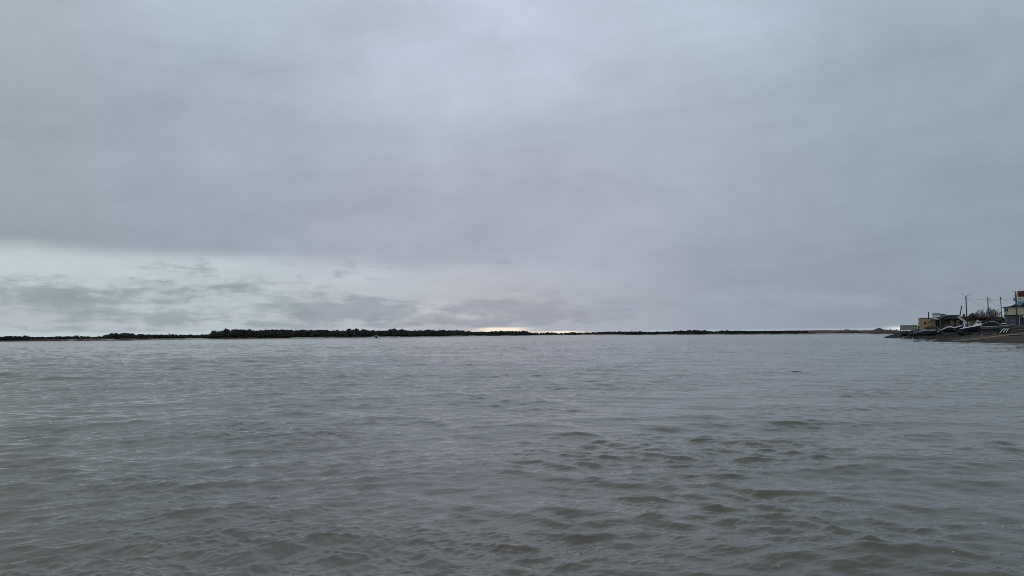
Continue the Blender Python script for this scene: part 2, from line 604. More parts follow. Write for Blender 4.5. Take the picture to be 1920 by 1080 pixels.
def water_mat():
    m = bpy.data.materials.new('river_water')
    m.use_nodes = True
    nt = m.node_tree
    E.nt = nt
    b = nt.nodes['Principled BSDF']
    geo = nt.nodes.new('ShaderNodeNewGeometry')
    sp = nt.nodes.new('ShaderNodeSeparateXYZ')
    nt.links.new(geo.outputs['Position'], sp.inputs[0])
    x, y = E(sp.outputs[0]), E(sp.outputs[1])
    silt = noise(comb(x * .12, y * .3, 0.0), 1.0, 4, .55)
    c = mixc(smooth(silt, .35, .65), (.066, .059, .036), (.082, .075, .049))
    nt.links.new(c, b.inputs['Base Color'])
    a = nt.nodes.new('ShaderNodeAttribute')
    a.attribute_name = 'wave_rough'
    patch = noise(comb(x * .02, y * .012, 4.0), 1.0, 5, .6)
    streak = noise(comb(x * .006, y * .05, 7.0), 1.0, 4, .55)
    rr = E(a.outputs['Fac']) * (0.80 + patch * .22 + streak * .22)
    nt.links.new(rr.s, b.inputs['Roughness'])
    b.inputs['IOR'].default_value = 1.52
    h1 = noise(comb(x * 3.0, y * 4.5, 0.0), 1.0, 3, .55)
    h2 = noise(comb(x * .35, y * .9, 2.0), 1.0, 4, .6)
    bp = nt.nodes.new('ShaderNodeBump')
    bp.inputs['Strength'].default_value = .22
    bp.inputs['Distance'].default_value = .02
    nt.links.new(h1.s, bp.inputs['Height'])
    bp2 = nt.nodes.new('ShaderNodeBump')
    bp2.inputs['Strength'].default_value = .22
    bp2.inputs['Distance'].default_value = .10
    nt.links.new(h2.s, bp2.inputs['Height'])
    nt.links.new(bp.outputs[0], bp2.inputs['Normal'])
    nt.links.new(bp2.outputs[0], b.inputs['Normal'])
    return m


build_water()

# ------------------------------------------------------------------ far land: banks of the river
SH_X = [-700, -300, 0, 195, 396, 640, 960, 1004, 1075, 1300, 1450, 1600, 1720, 1800, 2300]
SH_Y = [645.5, 642.5, 640.1, 638.2, 635.2, 632.5, 629.2, 628.7, 628.2, 627.2, 626.8, 626.3, 626.0, 625.8, 624.5]


def shore_depth(px):
    y = np.interp(px, SH_X, SH_Y)
    return 2 * F / (y - (HZ - ROLL * (px - 960)))


def far_height(px, s):
    """height of the far land at photo bearing px, s metres behind its waterline"""
    base = np.interp(s, [-40, 0, 3, 12, 60, 400], [-1.5, 0, .35, .8, 1.1, 1.6])
    hill = np.interp(px, [1060, 1100, 1130, 1200, 1320, 1420, 1560, 1640, 1760, 2300], [0, 2.3, 2.6, 1.4, 1.8, 3.6, 3.6, 2.8, 1.8, 2])
    return base + hill * np.interp(s, [4, 25, 70, 160], [0, .35, .8, 1.0])


def land_mat():
    m = bpy.data.materials.new('river_bank_earth')
    m.use_nodes = True
    nt = m.node_tree
    E.nt = nt
    b = nt.nodes['Principled BSDF']
    geo = nt.nodes.new('ShaderNodeNewGeometry')
    n = noise(geo.outputs['Position'], .02, 6, .65)
    n2 = noise(geo.outputs['Position'], .25, 5, .6)
    sp = nt.nodes.new('ShaderNodeSeparateXYZ')
    nt.links.new(geo.outputs['Position'], sp.inputs[0])
    z = E(sp.outputs[2])
    c = mixc(smooth(n, .35, .65), (.034, .026, .023), (.075, .056, .045))
    c = mixc(smooth(n2, .45, .7) * .6, c, (.030, .027, .024))
    c = mixc(smooth(z, .95, .6) * smooth(n, .44, .54), c, (.34, .31, .28))
    nt.links.new(c, b.inputs['Base Color'])
    b.inputs['Roughness'].default_value = .9
    b.inputs['Specular IOR Level'].default_value = .1
    return m


def build_far_land():
    px = np.arange(-700, 2300, 4.0)
    ss = np.array([-40, -5, 0, 1.5, 3, 6, 9, 12, 18, 25, 40, 60, 90, 130, 200, 400, 1000, 3000, 9000.])
    S, P = np.meshgrid(ss, px, indexing='ij')
    D0 = shore_depth(P) * (1 + 0.008 * fbm(P / 23., P * 0, 8))
    Y = D0 + S
    X = (P - 960) / F * Y
    Z = far_height(P, S) + np.where(S > 1, .18 * fbm(X / 14, Y / 14, 4), 0)
    o = mesh_np('far_bank', np.stack([X, Y, Z], -1).reshape(-1, 3), grid_faces(len(ss), len(px)), land_mat())
    tag(o, kind='structure')
    g = MB()
    g.box((0, 0, -2.0), (30000, 30000, .2))
    tag(g.build('riverbed', M['gravel']), kind='structure')


build_far_land()

# ------------------------------------------------------------------ far woods


def leaf_cloud(centres, radii, n, size, g, flat=.75):
    """n leaf-clump quads spread through each ellipsoid; returns verts, faces"""
    V = []
    for c, r in zip(centres, radii):
        d = g.normal(size=(n, 3))
        d /= np.linalg.norm(d, axis=1)[:, None]
        rad = g.uniform(.25, 1.0, n) ** .45
        p = c + d * rad[:, None] * r * (1 + .22 * g.normal(size=(n, 1)) * (g.random((n, 1)) < .3))
        a = g.normal(size=(n, 3)); a /= np.linalg.norm(a, axis=1)[:, None]
        b = np.cross(a, g.normal(size=(n, 3))); b /= np.linalg.norm(b, axis=1)[:, None]
        s = size * g.uniform(.5, 1.2, (n, 1))
        a *= s; b *= s * flat
        V.append(np.stack([p - a, p + b * .8, p + a, p - b * .8], 1).reshape(-1, 3))
    V = np.concatenate(V)
    return V, np.arange(len(V)).reshape(-1, 4)


def wood(name, label, tops, rows, step, size, n, m, jitter=.12, seed=1, depth_step=9.0, cat='trees', bare=0.0):
    g = np.random.default_rng(seed)
    px0, px1 = tops[0][0], tops[-1][0]
    tx = [t[0] for t in tops]; ty = [t[1] for t in tops]
    C = []; Rd = []; trunks = []
    for row in range(rows):
        x = px0 + g.uniform(0, step)
        while x < px1:
            D0 = float(shore_depth(x))
            s = 10 + row * depth_step + g.uniform(0, depth_step * .8)
            D = D0 + s
            zt = CAM_H + (HZ - ROLL * (x - 960) - np.interp(x, tx, ty)) / F * D
            zg = float(far_height(x, s))
            h = max(.8, (zt - zg) * (1 + jitter * g.normal() + (.30 * g.random() if g.random() < .06 else 0) - (0.10 if row == 0 else 0)))
            X = (x - 960) / F * D
            w = h * g.uniform(.36, .58) + .4
            # two or three lobes per crown, thicket down to the ground
            C.append((X, D, zg + h * .60)); Rd.append((w, w, h * .40))
            C.append((X + g.normal() * w * .6, D - .3 * w, zg + h * .32)); Rd.append((w * .9, w * .8, h * .34))
            C.append((X + g.normal() * w * .5, D, zg + h * g.uniform(.74, .86))); Rd.append((w * .5, w * .5, h * .17))
            trunks.append((X, D, zg - .2, h * .8))
            x += step * g.uniform(.5, 1.5)
    V, Fc = leaf_cloud(np.array(C), np.array(Rd), n, size, g)
    # stems between the crowns
    TV = []
    for (X, D, z, h) in trunks:
        for q in range(2):
            a = X + g.normal() * .8
            b = a + g.normal() * .8
            t = .10 + .012 * h
            TV += [(a - t, D - .5, z), (a + t, D - .5, z), (b + t * .4, D - .4, z + h * g.uniform(.8, 1.22)),
                   (b - t * .4, D - .4, z + h * 1.0)]
    V = np.concatenate([V, np.array(TV)])
    Fc = np.arange(len(V)).reshape(-1, 4)
    o = mesh_np(name, V, Fc, m, False)
    tag(o, label, cat, kind='stuff')
    return o


wood('low_thicket', 'low dark shoreline thicket at the far left edge of the river', [(-60, 632), (0, 632.7), (15, 631.2), (50, 631.8), (90, 632.7),
     (110, 631.6), (150, 631.2), (166, 631.4), (170, 633), (185, 631.6), (200, 632)], 4, 5.0, .42, 60, M['foliage'], .16, 2)
wood('willow_copse', 'dark copse left of the main wood, rounded at its left end and thinning rightward', [(196, 631), (203, 627.6), (212, 626.6), (225, 626.2), (246, 626.8), (262, 627.8), (275, 628.4),
     (285, 628.7), (300, 628), (312, 628.4), (330, 628.8), (345, 629.0), (370, 628.4), (398, 628.2)], 4, 4.5, .4, 110, M['foliage'], .16, 3)
wood('island_wood', 'long dark tree mass along the middle of the far shore behind the motorboat', [(390, 629), (396, 627.5), (401, 625), (408, 622.8), (416, 621.8), (425, 621.4), (440, 620), (452, 619.6), (470, 620.6),
     (560, 620.4), (600, 620.6), (635, 621.6), (650, 621), (690, 621.2), (730, 621.2), (770, 620.8), (800, 620.2), (850, 620), (872, 621.4),
     (890, 622.6), (915, 622.8), (930, 621.8), (960, 621), (985, 621.6), (995, 624), (1004, 627)], 5, 4.0, .58, 140, M['foliage'], .11, 4, 11)
wood('scattered_scrub', 'faint low scrub on the distant shore under the warm horizon light', [(996, 625.0), (1015, 624.4), (1030, 624.0), (1045, 624.9), (1060, 624.1), (1076, 623.6), (1090, 624.6), (1108, 623.8), (1124, 623.2)], 3, 4.5, .8, 60, M['foliage_brown'], .2, 5)
wood('distant_wood', 'distant dark tree line right of centre below the blue-grey sky', [(1120, 623.4), (1140, 622.2), (1160, 622.2), (1180, 622.6), (1200, 621.8), (1212, 623), (1240, 622.4), (1262, 621.8),
     (1275, 620.4), (1300, 619.9), (1318, 620.2), (1338, 622.2), (1350, 621), (1380, 620.6), (1405, 621.2), (1430, 621.8), (1445, 620.6), (1462, 621.6), (1480, 622.2), (1500, 621.8), (1512, 623)],
     5, 4.2, .65, 110, M['foliage'], .16, 6, 10)
wood('slope_scrub', 'dark low scrub patch on the brown bank near the waterline', [(1566, 624.6), (1578, 623), (1592, 622.2), (1604, 623.4), (1612, 625)], 2, 4, .5, 60, M['foliage'], .1, 7, 4)


def skeleton_tree(root, h, spread, g, levels=3, m_trunk=None, m_twig=None, leaves=0, leaf_size=.4, name_crown='crown', lean=0.0, r0=.16, n_first=7, trunk_frac=.3, fit=0.0, rmin=.01, fall=.5):
    """trunk with limbs (one part), fine twigs / leaf clumps as the crown (the other)"""
    tb = MB(); cb = MB()
    base = Vector((0, 0, -.3)); top = Vector((lean * h, 0, h * trunk_frac))
    tb.tube([base, base.lerp(top, .5) + Vector((g.normal() * .05, g.normal() * .05, 0)), top], [r0, r0 * .85, r0 * .7], 7)
    tips = []

    def grow(p, d, L, r, lev):
        q = p + d * L
        mid = p.lerp(q, .5) + Vector(g.normal(size=3)) * L * .07
        (tb if lev <= 1 else cb).tube([p, mid, q], [r, r * .8, r * .55], 5 if lev <= 1 else 3, False)
        tips.append(q)
        if lev >= levels: return
        for k in range((4 if lev < 2 else 5) + (1 if fit else 0)):
            e = (d + Vector(g.normal(size=3)) * .55).normalized()
            e.z = abs(e.z) * .7 + .1
            grow(p.lerp(q, g.uniform(.5, 1.0)), e.normalized(), L * g.uniform(.5, .75), max(r * fall, rmin), lev + 1)
    for k in range(n_first):
        a = 2 * math.pi * k / n_first + g.normal() * .3
        tilt = g.uniform(.3, 1.7) if fit else g.uniform(.15, 1.0)
        d = Vector((math.cos(a) * tilt * spread, math.sin(a) * tilt * spread, 1.0)).normalized()
        grow(top.lerp(base, g.uniform(0, .35)), d, h * g.uniform(.28, .4), r0 * .5, 0)
    if fit:
        allv = [v.co for v in tb.bm.verts] + [v.co for v in cb.bm.verts]
        k = h / max(v.z for v in allv)
        kw = fit / (max(v.x for v in allv) - min(v.x for v in allv))
        for bm_ in (tb.bm, cb.bm): bmesh.ops.transform(bm_, matrix=Matrix.Diagonal((kw, kw, k, 1)), verts=bm_.verts)
        tips = [Vector((q.x * kw, q.y * kw, q.z * k)) for q in tips]
    tb.build('trunk', m_trunk or M['bark'], root)
    if leaves:
        c = np.array([list(t) for t in tips if t.z > h * .25])
        c = c[g.permutation(len(c))[:60]]
        V, Fc = leaf_cloud(c, np.full((len(c), 3), h * .10), leaves, leaf_size, g)
        cb.bm.free()
        mesh_np(name_crown, V, Fc, m_twig or M['foliage'], False, root)
    else:
        cb.build(name_crown, m_twig or M['twig'], root)


gt = np.random.default_rng(99)
EMERGENT = [(656, 615.0, 'taller round-crowned tree rising above the wood, left of a close pair', 1.0),
            (668, 616.0, 'taller broad tree in the middle of three rising above the island wood', .9),
            (682, 616.4, 'taller gappy tree, right one of three rising above the island wood', .8),
            (733, 617.4, 'thin open-crowned tree poking above the wood just right of the motorboat', .6),
            (740, 617.0, 'small tufted tree top just above the wood, right of the thin one', .6),
            (755, 617.0, 'leaning bushy tree rising above the wood right of the motorboat', .8)]
for (px, ytop, lab, s) in EMERGENT:
    D = float(shore_depth(px)) + 30
    zg = float(far_height(px, 30))
    zt = CAM_H + (HZ - ROLL * (px - 960) - ytop) / F * D
    t = thing('broadleaf_tree', lab, 'tree', ((px - 960) / F * D, D, zg), gt.uniform(0, 6), 'taller trees above the island wood')
    skeleton_tree(t, (zt - zg) * .92, 1.0 * s, gt, 2, leaves=22, leaf_size=.55, r0=.22, n_first=6, trunk_frac=.42)
SNAGS = [(318, 625.0, 'bushy bare snag standing tallest above the low copse', .5, 0.0),
         (330, 625.6, 'forked bare snag above the low copse, between two others', .45, .05),
         (346, 627.6, 'short bare snag above the low copse right of the forked one', .6, -.1),
         (381, 625.2, 'bare snag leaning left just left of the tall island wood', .35, -.28)]
for (px, ytop, lab, s, lean) in SNAGS:
    D = float(shore_depth(px)) + 16
    zg = float(far_height(px, 16))
    zt = CAM_H + (HZ - ROLL * (px - 960) - ytop) / F * D
    t = thing('bare_tree', lab, 'tree', ((px - 960) / F * D, D, zg), 0, 'bare snags above the copse')
    skeleton_tree(t, (zt - zg), s, gt, 2, m_twig=M['bark'], r0=.2, n_first=4, lean=lean, trunk_frac=.6)

# far bank: tiny houses, bush, heap, sheds


def far_house(px, ybase, wpx, hpx, lab, name='house', s=25, wall='white', roof='darkroof', group=None, gable=True):
    D = float(shore_depth(px)) + s
    u = D / F
    z = float(far_height(px, s)) - .2
    t = thing(name, lab, 'house' if name == 'house' else 'shed', ((px - 960) / F * D, D, z), 0, group)
    w, h = wpx * u, hpx * u
    b = MB(); b.span(-w / 2, w / 2, 0, w * .8, 0, h * .62)
    b.build('wall', M[wall], t)
    b = MB(); b.prism([(-w * .56, h * .62), (w * .56, h * .62), (0, h) if gable else (w * .5, h * .8)], -.15, w * .8 + .15)
    b.build('roof', M[roof], t)
    b = MB(); b.span(-w * .12, w * .12, -.05, .02, h * .2, h * .48)
    b.build('window', M['glass'], t)
    return t


far_house(1085.5, 627, 3.0, 3.0, 'tiny white house on the distant shore, brightest of three right of centre', s=14, group='white houses on the distant shore')
far_house(1092, 627, 2.0, 2.6, 'tiny white house on the distant shore, middle of three right of centre', s=18, group='white houses on the distant shore', roof='brown')
far_house(1097, 627, 2.0, 2.4, 'tiny pale house on the distant shore nearest the brown hillside', s=16, group='white houses on the distant shore', wall='dirty_white')


def bush(px, ybase, ytop, wpx, lab, m='foliage', s=150, group=None, name='bush', n=60):
    D = float(shore_depth(px)) + s
    zg = float(far_height(px, s))
    zt = CAM_H + (HZ - ROLL * (px - 960) - ytop) / F * D
    w = wpx / F * D / 2
    h = zt - zg
    t = thing(name, lab, 'bush', ((px - 960) / F * D, D, zg), 0, group)
    g = np.random.default_rng(int(px))
    C = [(0, 0, h * .45), (-w * .5, 0, h * .3), (w * .5, 0, h * .3), (g.normal() * w * .2, 0, h * .7)]
    Rr = [(w * .7, w * .7, h * .5), (w * .5, w * .5, h * .35), (w * .5, w * .5, h * .35), (w * .4, w * .4, h * .3)]
    V, Fc = leaf_cloud(np.array(C), np.array(Rr), n, h * .14, g)
    mesh_np('foliage', V, Fc, M[m], False, t)
    b = MB()
    for k in range(4): b.tube([(k * .4 - .6, 0, -.2), (g.normal() * w * .4, 0, h * .7)], [.12, .04], 5)
    b.build('stem', M['bark'], t)


bush(1587, 621, 616.8, 11, 'dark round clump standing alone on the top of the brown bank', s=150)
bush(1603, 621, 618.4, 7, 'low dark bush just right of the round clump on the brown bank', s=170)
bush(1617, 621, 619.0, 8, 'flat dark bush on the brown bank behind the pale hut', s=200)
for k, (px, yt, w, lab) in enumerate([(1660, 617.3, 5, 'small dark bush beside a white shed near the cone heap'),
                                      (1667, 617.2, 6, 'small dark bush between two white sheds under the bright cloud'),
                                      (1679, 617.4, 4, 'small dark bush close to the left end of the green shed')]):
    bush(px, 619, yt, w, lab, 'foliage_brown', 150, 'small bushes on the bank crest')
far_house(1658.2, 619.5, 2.4, 2.2, 'tiny white shed on the bank crest just right of the cone heap', 'shed', 140, group='white sheds on the bank crest', roof='white')
far_house(1674.5, 619.5, 2.4, 2.4, 'tiny white shed on the bank crest near the green shed', 'shed', 140, group='white sheds on the bank crest', roof='white')
far_house(1614, 622, 7.0, 2.4, 'low pale lean-to hut halfway up the brown bank', 'hut', 60, wall='dirty_white', roof='dirty_white', gable=False)

D = float(shore_depth(1646)) + 120
zg = float(far_height(1646, 120))
gb = MB()
rings = []
g5 = np.random.default_rng(5)
for q, (rad, zz) in enumerate([(8.5, -.3), (6.5, .8), (4.2, 1.6), (2.2, 2.5), (.6, 3.1)]):
    rings.append([(rad * math.cos(a) * (1 + .08 * g5.normal()), rad * math.sin(a), zz + .12 * g5.normal()) for a in np.linspace(0, 2 * math.pi, 18, endpoint=False)])
gb.loft(rings)
o = gb.build('gravel_heap', M['gravel'], None, False)
o.location = ((1646 - 960) / F * D, D, zg)
tag(o, 'dark cone-shaped heap on the crest of the distant brown bank', 'heap')

# ------------------------------------------------------------------ near bank (right)


def shore_pt(px, py):
    p = on_plane(px, py)
    return (p.x, p.y)


SHORE = [shore_pt(*p) for p in [(2600, 656), (2200, 647), (2000, 643.6), (1920, 642.6), (1880, 642.2), (1840, 642.2), (1800, 641.6), (1772, 641.2), (1750, 640.6),
                                (1744, 640.1), (1758, 639.6), (1776, 638.9), (1790, 638.0), (1775, 636.6), (1752, 635.2),
                                (1730, 634.6), (1700, 634.4), (1680, 634.2), (1659, 633.8)]]
tipx, tipy = SHORE[-1]
POLY = SHORE + [(tipx + 12, tipy + 22), (tipx + 42, tipy + 80), (tipx + 175, tipy + 330), (tipx + 900, tipy + 700), (900, 100)]
PA = np.array(POLY)


def inland(X, Y):
    """signed distance to the waterline, positive on land"""
    X = np.asarray(X, float); Y = np.asarray(Y, float)
    d = np.full(X.shape, 1e9); ins = np.zeros(X.shape, bool)
    n = len(PA)
    for i in range(n):
        a = PA[i]; b = PA[(i + 1) % n]
        ab = b - a
        t = np.clip(((X - a[0]) * ab[0] + (Y - a[1]) * ab[1]) / (ab @ ab), 0, 1)
        d = np.minimum(d, np.hypot(X - a[0] - t * ab[0], Y - a[1] - t * ab[1]))
        c = ((a[1] > Y) != (b[1] > Y)) & (X < (b[0] - a[0]) * (Y - a[1]) / (b[1] - a[1] + 1e-12) + a[0])
        ins ^= c
    return np.where(ins, d, -d)


def near_h(X, Y):
    s = inland(X, Y)
    mx_, my_ = (1716 - 960) / F * 250, 250
    mound = 1.25 * np.exp(-((X - mx_) / 11) ** 2 - ((Y - my_) / 13) ** 2) * np.clip(s / 3, 0, 1)
    return mound + np.interp(s, [-30, 0, .5, 2, 5, 9, 15, 25, 45, 72, 200], [-2.5, 0, .15, .38, .75, 1.25, 1.75, 2.2, 2.9, 3.75, 4.2])


def gh(X, Y): return float(near_h(np.array([X]), np.array([Y]))[0])


def bank_mat():
    m = bpy.data.materials.new('muddy_bank')
    m.use_nodes = True
    nt = m.node_tree
    E.nt = nt
    b = nt.nodes['Principled BSDF']
    geo = nt.nodes.new('ShaderNodeNewGeometry')
    n = noise(geo.outputs['Position'], .12, 6, .6)
    n2 = noise(geo.outputs['Position'], .9, 6, .65)
    sp = nt.nodes.new('ShaderNodeSeparateXYZ')
    nt.links.new(geo.outputs['Position'], sp.inputs[0])
    x = E(sp.outputs[0]); y = E(sp.outputs[1])
    n3 = noise(comb(x * .5, y * 1.6, 3.0), 1.0, 5, .65)
    c = mixc(smooth(n * .5 + n3 * .5, .42, .58), (.016, .015, .014), (.055, .045, .037))
    c = mixc(smooth(n2, .45, .7) * .7, c, (.018, .017, .017))
    sand = smooth(x + n * 14.0, 92.0, 99.0) * smooth(y, 147.0, 140.0)
    c = mixc(sand * smooth(n2, .3, .55), c, (.070, .048, .030))
    c = mixc(smooth(y, 185.0, 215.0), c, (.016, .014, .015))
    nt.links.new(c, b.inputs['Base Color'])
    b.inputs['Roughness'].default_value = .85
    b.inputs['Specular IOR Level'].default_value = .12
    bp = nt.nodes.new('ShaderNodeBump')
    bp.inputs['Strength'].default_value = .6
    bp.inputs['Distance'].default_value = .25
    nt.links.new(n2.s, bp.inputs['Height'])
    nt.links.new(bp.outputs[0], b.inputs['Normal'])
    return m


def build_near_bank():
    xs = np.concatenate([np.arange(70, 150, .7), np.arange(150, 420, 6)])
    ys = np.concatenate([np.arange(60, 125, 3), np.arange(125, 260, .8), np.arange(260, 560, 8)])
    X, Y = np.meshgrid(xs, ys)
    Z = near_h(X, Y)
    s = inland(X, Y)
    Z = Z + np.where(s > .3, np.clip(s, 0, 3) / 3 * (.17 * fbm(X / 3.2, Y / 1.6, 14) + .06 * fbm(X * 1.4, Y * 1.4, 15)), 0)
    o = mesh_np('river_bank', np.stack([X, Y, Z], -1).reshape(-1, 3), grid_faces(len(ys), len(xs)), bank_mat())
    tag(o, kind='structure')


build_near_bank()


class Place:
    """a spot on the bank under photo pixel x at depth Y; local coordinates from photo measurements in pixels"""

    def __init__(s, x0, Y, ybase=None):
        s.x0, s.Y, s.u = x0, Y, Y / F
        X = (x0 - 960) / F * Y
        p0 = at(x0, 621, Y); s.X = p0.x
        s.zg = gh(s.X, Y)
        s.z = s.zg
        s.yrow = HZ - ROLL * (x0 - 960) + (CAM_H - s.z) / s.u   # picture row of the base
        s.loc = (s.X, Y, s.z)
        s.rz = -math.atan2(s.X, Y)      # buildings and boats here lie square to the river view
        s.cx = math.cos(s.rz)

    def x(s, px): return (px - s.x0) * s.u * s.cx
    def zz(s, py): return (s.yrow - ROLL * 0 - py) * s.u


# ---- buildings of the yard
# green-grey raised shed
P = Place(1704, 258)
t = thing('raised_shed', 'long low grey-green shed on short posts at the left end of the yard', 'shed', P.loc, P.rz)
x0, x1, zt_, zb = P.x(1688), P.x(1720), P.zz(610.6), P.zz(616.8)
b = MB(); b.span(x0, x1, 0, 2.4, zb, zt_)
b.build('wall', M['green_panel'], t)
b = MB(); b.span(x0 - .12, x1 + .12, -.15, 2.55, zt_, zt_ + .12)
b.build('roof', M['darkroof'], t)
b = MB(); b.span(x0 - .05, x1 + 1.3, -.05, 2.4, zb - .28, zb - .003)
b.build('floor_frame', M['dark'], t)
for k in range(8):
    xx = x0 + .15 + k * (x1 - x0) / 7.3
    for yy in (.15, 2.2):
        b = MB(); b.span(xx - .07, xx + .07, yy - .07, yy + .07, -.5, zb - .283)
        b.build('post', M['dark'], t)
for k in range(1, 9):
    b = MB()
    xx = x0 + k * (x1 - x0) / 9
    b.span(xx - .02, xx + .02, -.03, -.001, zb + .03, zt_ - .03)
    b.build('cladding_rib', M['green_panel'], t)

P = Place(1724.5, 255)
t = thing('rusty_box', 'rusty brown steel box between the green shed and yellow brick house', 'container', P.loc, P.rz)
b = MB(); b.span(P.x(1720.6), P.x(1728.5), 0, 2.2, -.3, P.zz(612.4), .03)
b.build('body', M['rust'], t)
b = MB(); b.span(P.x(1722), P.x(1727), -.06, -.004, .3, P.zz(613.4))
b.build('door', M['brown'], t)
b = MB(); b.span(P.x(1720), P.x(1729), -.1, 2.3, P.zz(612.4), P.zz(611.5))
b.build('lid', M['dark'], t)

# yellow brick house
P = Place(1738, 248)
t = thing('brick_house', 'yellow brick flat-roofed building with a stovepipe and spiky parapet', 'building', P.loc, P.rz)
X0, X1, ZT = P.x(1723.3), P.x(1754), P.zz(597.4)
b = MB(); b.span(X0, X1, 0, 5, -.5, ZT)
b.build('wall', M['yellow'], t)
b = MB(); b.span(X0 - .08, X1 + .08, -.08, 5.08, ZT, ZT + .12)
b.build('roof', M['brown'], t)
for px in (1724.2, 1726.2, 1728.2, 1730.4, 1732.6, 1736.5, 1738.4):
    b = MB(); b.span(P.x(px) - .09, P.x(px) + .09, -.05, .12, ZT + .12, ZT + .36)
    b.build('parapet_post', M['brown'], t)
f = MB(); f.span(P.x(1733.2), P.x(1736.8), -.07, -.003, P.zz(608), P.zz(603))
fo = f.build('window', M['rust'], t)
f = MB(); f.span(P.x(1733.7), P.x(1736.3), -.09, -.071, P.zz(607.4), P.zz(603.6))
f.build('pane', M['glass'], fo)
b = MB(); b.tube([(P.x(1742.3), 1.5, ZT), (P.x(1742.3), 1.5, P.zz(584.8))], [.16, .13], 10)
ch = b.build('stovepipe', M['darkroof'], t)
b = MB(); b.span(P.x(1740.5), P.x(1745), 1.0, 2.0, ZT + .121, P.zz(595.6))
b.build('chimney_base', M['darkroof'], t)
b = MB(); b.tube([(P.x(1722.4), -.1, P.zz(613)), (P.x(1722.4), -.1, P.zz(598))], .06, 6)
b.build('downpipe', M['dark'], t)
b = MB(); b.tube([(P.x(1739), -.12, P.zz(607)), (P.x(1742.5), -.12, P.zz(604)), (P.x(1749), -.12, P.zz(599.5)), (P.x(1751), -.12, P.zz(600.5))], .05, 5)
b.build('cable', M['dark'], t)

P = Place(1757, 245)
t = thing('porch', 'pale sloping porch roof over dark brown boards beside the yellow building', 'porch', P.loc, P.rz)
b = MB(); b.prism([(P.x(1747.5), P.zz(595.2)), (P.x(1754), P.zz(594.6)), (P.x(1762), P.zz(598.4)), (P.x(1762), P.zz(599.6)), (P.x(1748.5), P.zz(598.4))], -.6, 2.6)
b.build('roof', M['dirty_white'], t)
b = MB(); b.span(P.x(1754.6), P.x(1761.2), 0, 2.4, -.4, P.zz(599.6))
b.build('wall', M['brown'], t)
b = MB(); b.span(P.x(1753.2), P.x(1754.3), -.4, -.2, -.4, P.zz(598.8))
b.build('post', M['yellow'], t)
b = MB(); b.span(P.x(1756.5), P.x(1759.5), -.05, -.003, 0, P.zz(602))
b.build('door', M['dark'], t)

P = Place(1761, 262)
t = thing('roof_cabin', 'white and grey cabin with dark flat roof behind the yellow building', 'cabin', P.loc, P.rz)
b = MB(); b.span(P.x(1749.5), P.x(1764), 0, 3.5, P.zz(599), P.zz(588.8))
b.build('wall', M['white'], t)
b = MB(); b.span(P.x(1748.5), P.x(1764.6), -.25, 3.7, P.zz(588.8), P.zz(587.6))
b.build('roof', M['dark'], t)
b = MB(); b.span(P.x(1764.02), P.x(1773.8), .1, 3.3, -.4, P.zz(589.6))
b.build('side_wall', M['grey'], t)
b = MB(); b.span(P.x(1764.65), P.x(1774), 0, 3.4, P.zz(589.6), P.zz(588.9))
b.build('side_roof', M['dark'], t)
b = MB(); b.span(P.x(1753), P.x(1763.9), -.04, 3, -.4, P.zz(594.9))
b.build('lower_wall', M['dark'], t)

P = Place(1775.6, 256)
t = thing('antenna_mast', 'very thin antenna mast standing behind the dark long house', 'antenna', P.loc, P.rz)
b = MB(); b.tube([(0, 0, -.3), (0, 0, P.zz(577))], [.06, .035], 6)
b.build('mast', M['pole'], t)
b = MB(); b.tube([(-.35, 0, P.zz(578.5)), (.35, 0, P.zz(578.5))], .02, 5)
b.build('crossbar', M['pole'], t)

P = Place(1788, 238)
t = thing('dark_house', 'long low dark house with sagging roof and brown board walls', 'house', P.loc, P.rz)
b = MB(); b.span(P.x(1764), P.x(1806), 0, 5, -.5, P.zz(597.4))
b.build('wall', M['brown'], t)
b = MB(); b.prism([(P.x(1762), P.zz(597.6)), (P.x(1772.5), P.zz(592.4)), (P.x(1775), P.zz(591)), (P.x(1797), P.zz(590.6)), (P.x(1808), P.zz(596.6)), (P.x(1808), P.zz(598.6)), (P.x(1762), P.zz(598.8))], -.6, 5.4)
b.build('roof', M['darkroof'], t)
for (a, c, y0, y1) in ((1768, 1771.5, 601, 609), (1776, 1781, 599.5, 608), (1790, 1793, 600, 609), (1799, 1806, 599.5, 612)):
    f = MB(); f.span(P.x(a), P.x(c), -.06, -.003, P.zz(y1), P.zz(y0))
    f.build('window', M['dark'], t)
f = MB(); f.span(P.x(1781.6), P.x(1789), -.05, -.004, P.zz(610), P.zz(600.4))
f.build('board_panel', mat('tan_boards', (.15, .115, .085), .85, .3, scale=2), t)
f = MB(); f.span(P.x(1793.4), P.x(1798.4), -.05, -.004, P.zz(610), P.zz(603))
f.build('board_panel', mat('olive_boards', (.15, .125, .08), .85, .3, scale=2), t)
f = MB(); f.box((P.x(1796.2), -.12, P.zz(601.5)), (.35, .1, .35), None, .03)
f.build('lamp', M['white'], t)

P = Place(1803, 226)
t = thing('leaning_post', 'dark post leaning right behind the white tilted panel', 'post', P.loc, P.rz)
b = MB(); b.tube([(P.x(1799), 0, -.3), (P.x(1801), 0, P.zz(592)), (P.x(1805.6), 0, P.zz(573.6))], [.17, .16, .14], 8)
b.build('shaft', M['pole'], t)
b = MB(); b.span(P.x(1804.6), P.x(1807), -.12, .12, P.zz(574.2), P.zz(573.2))
b.build('cap', M['pole'], t)

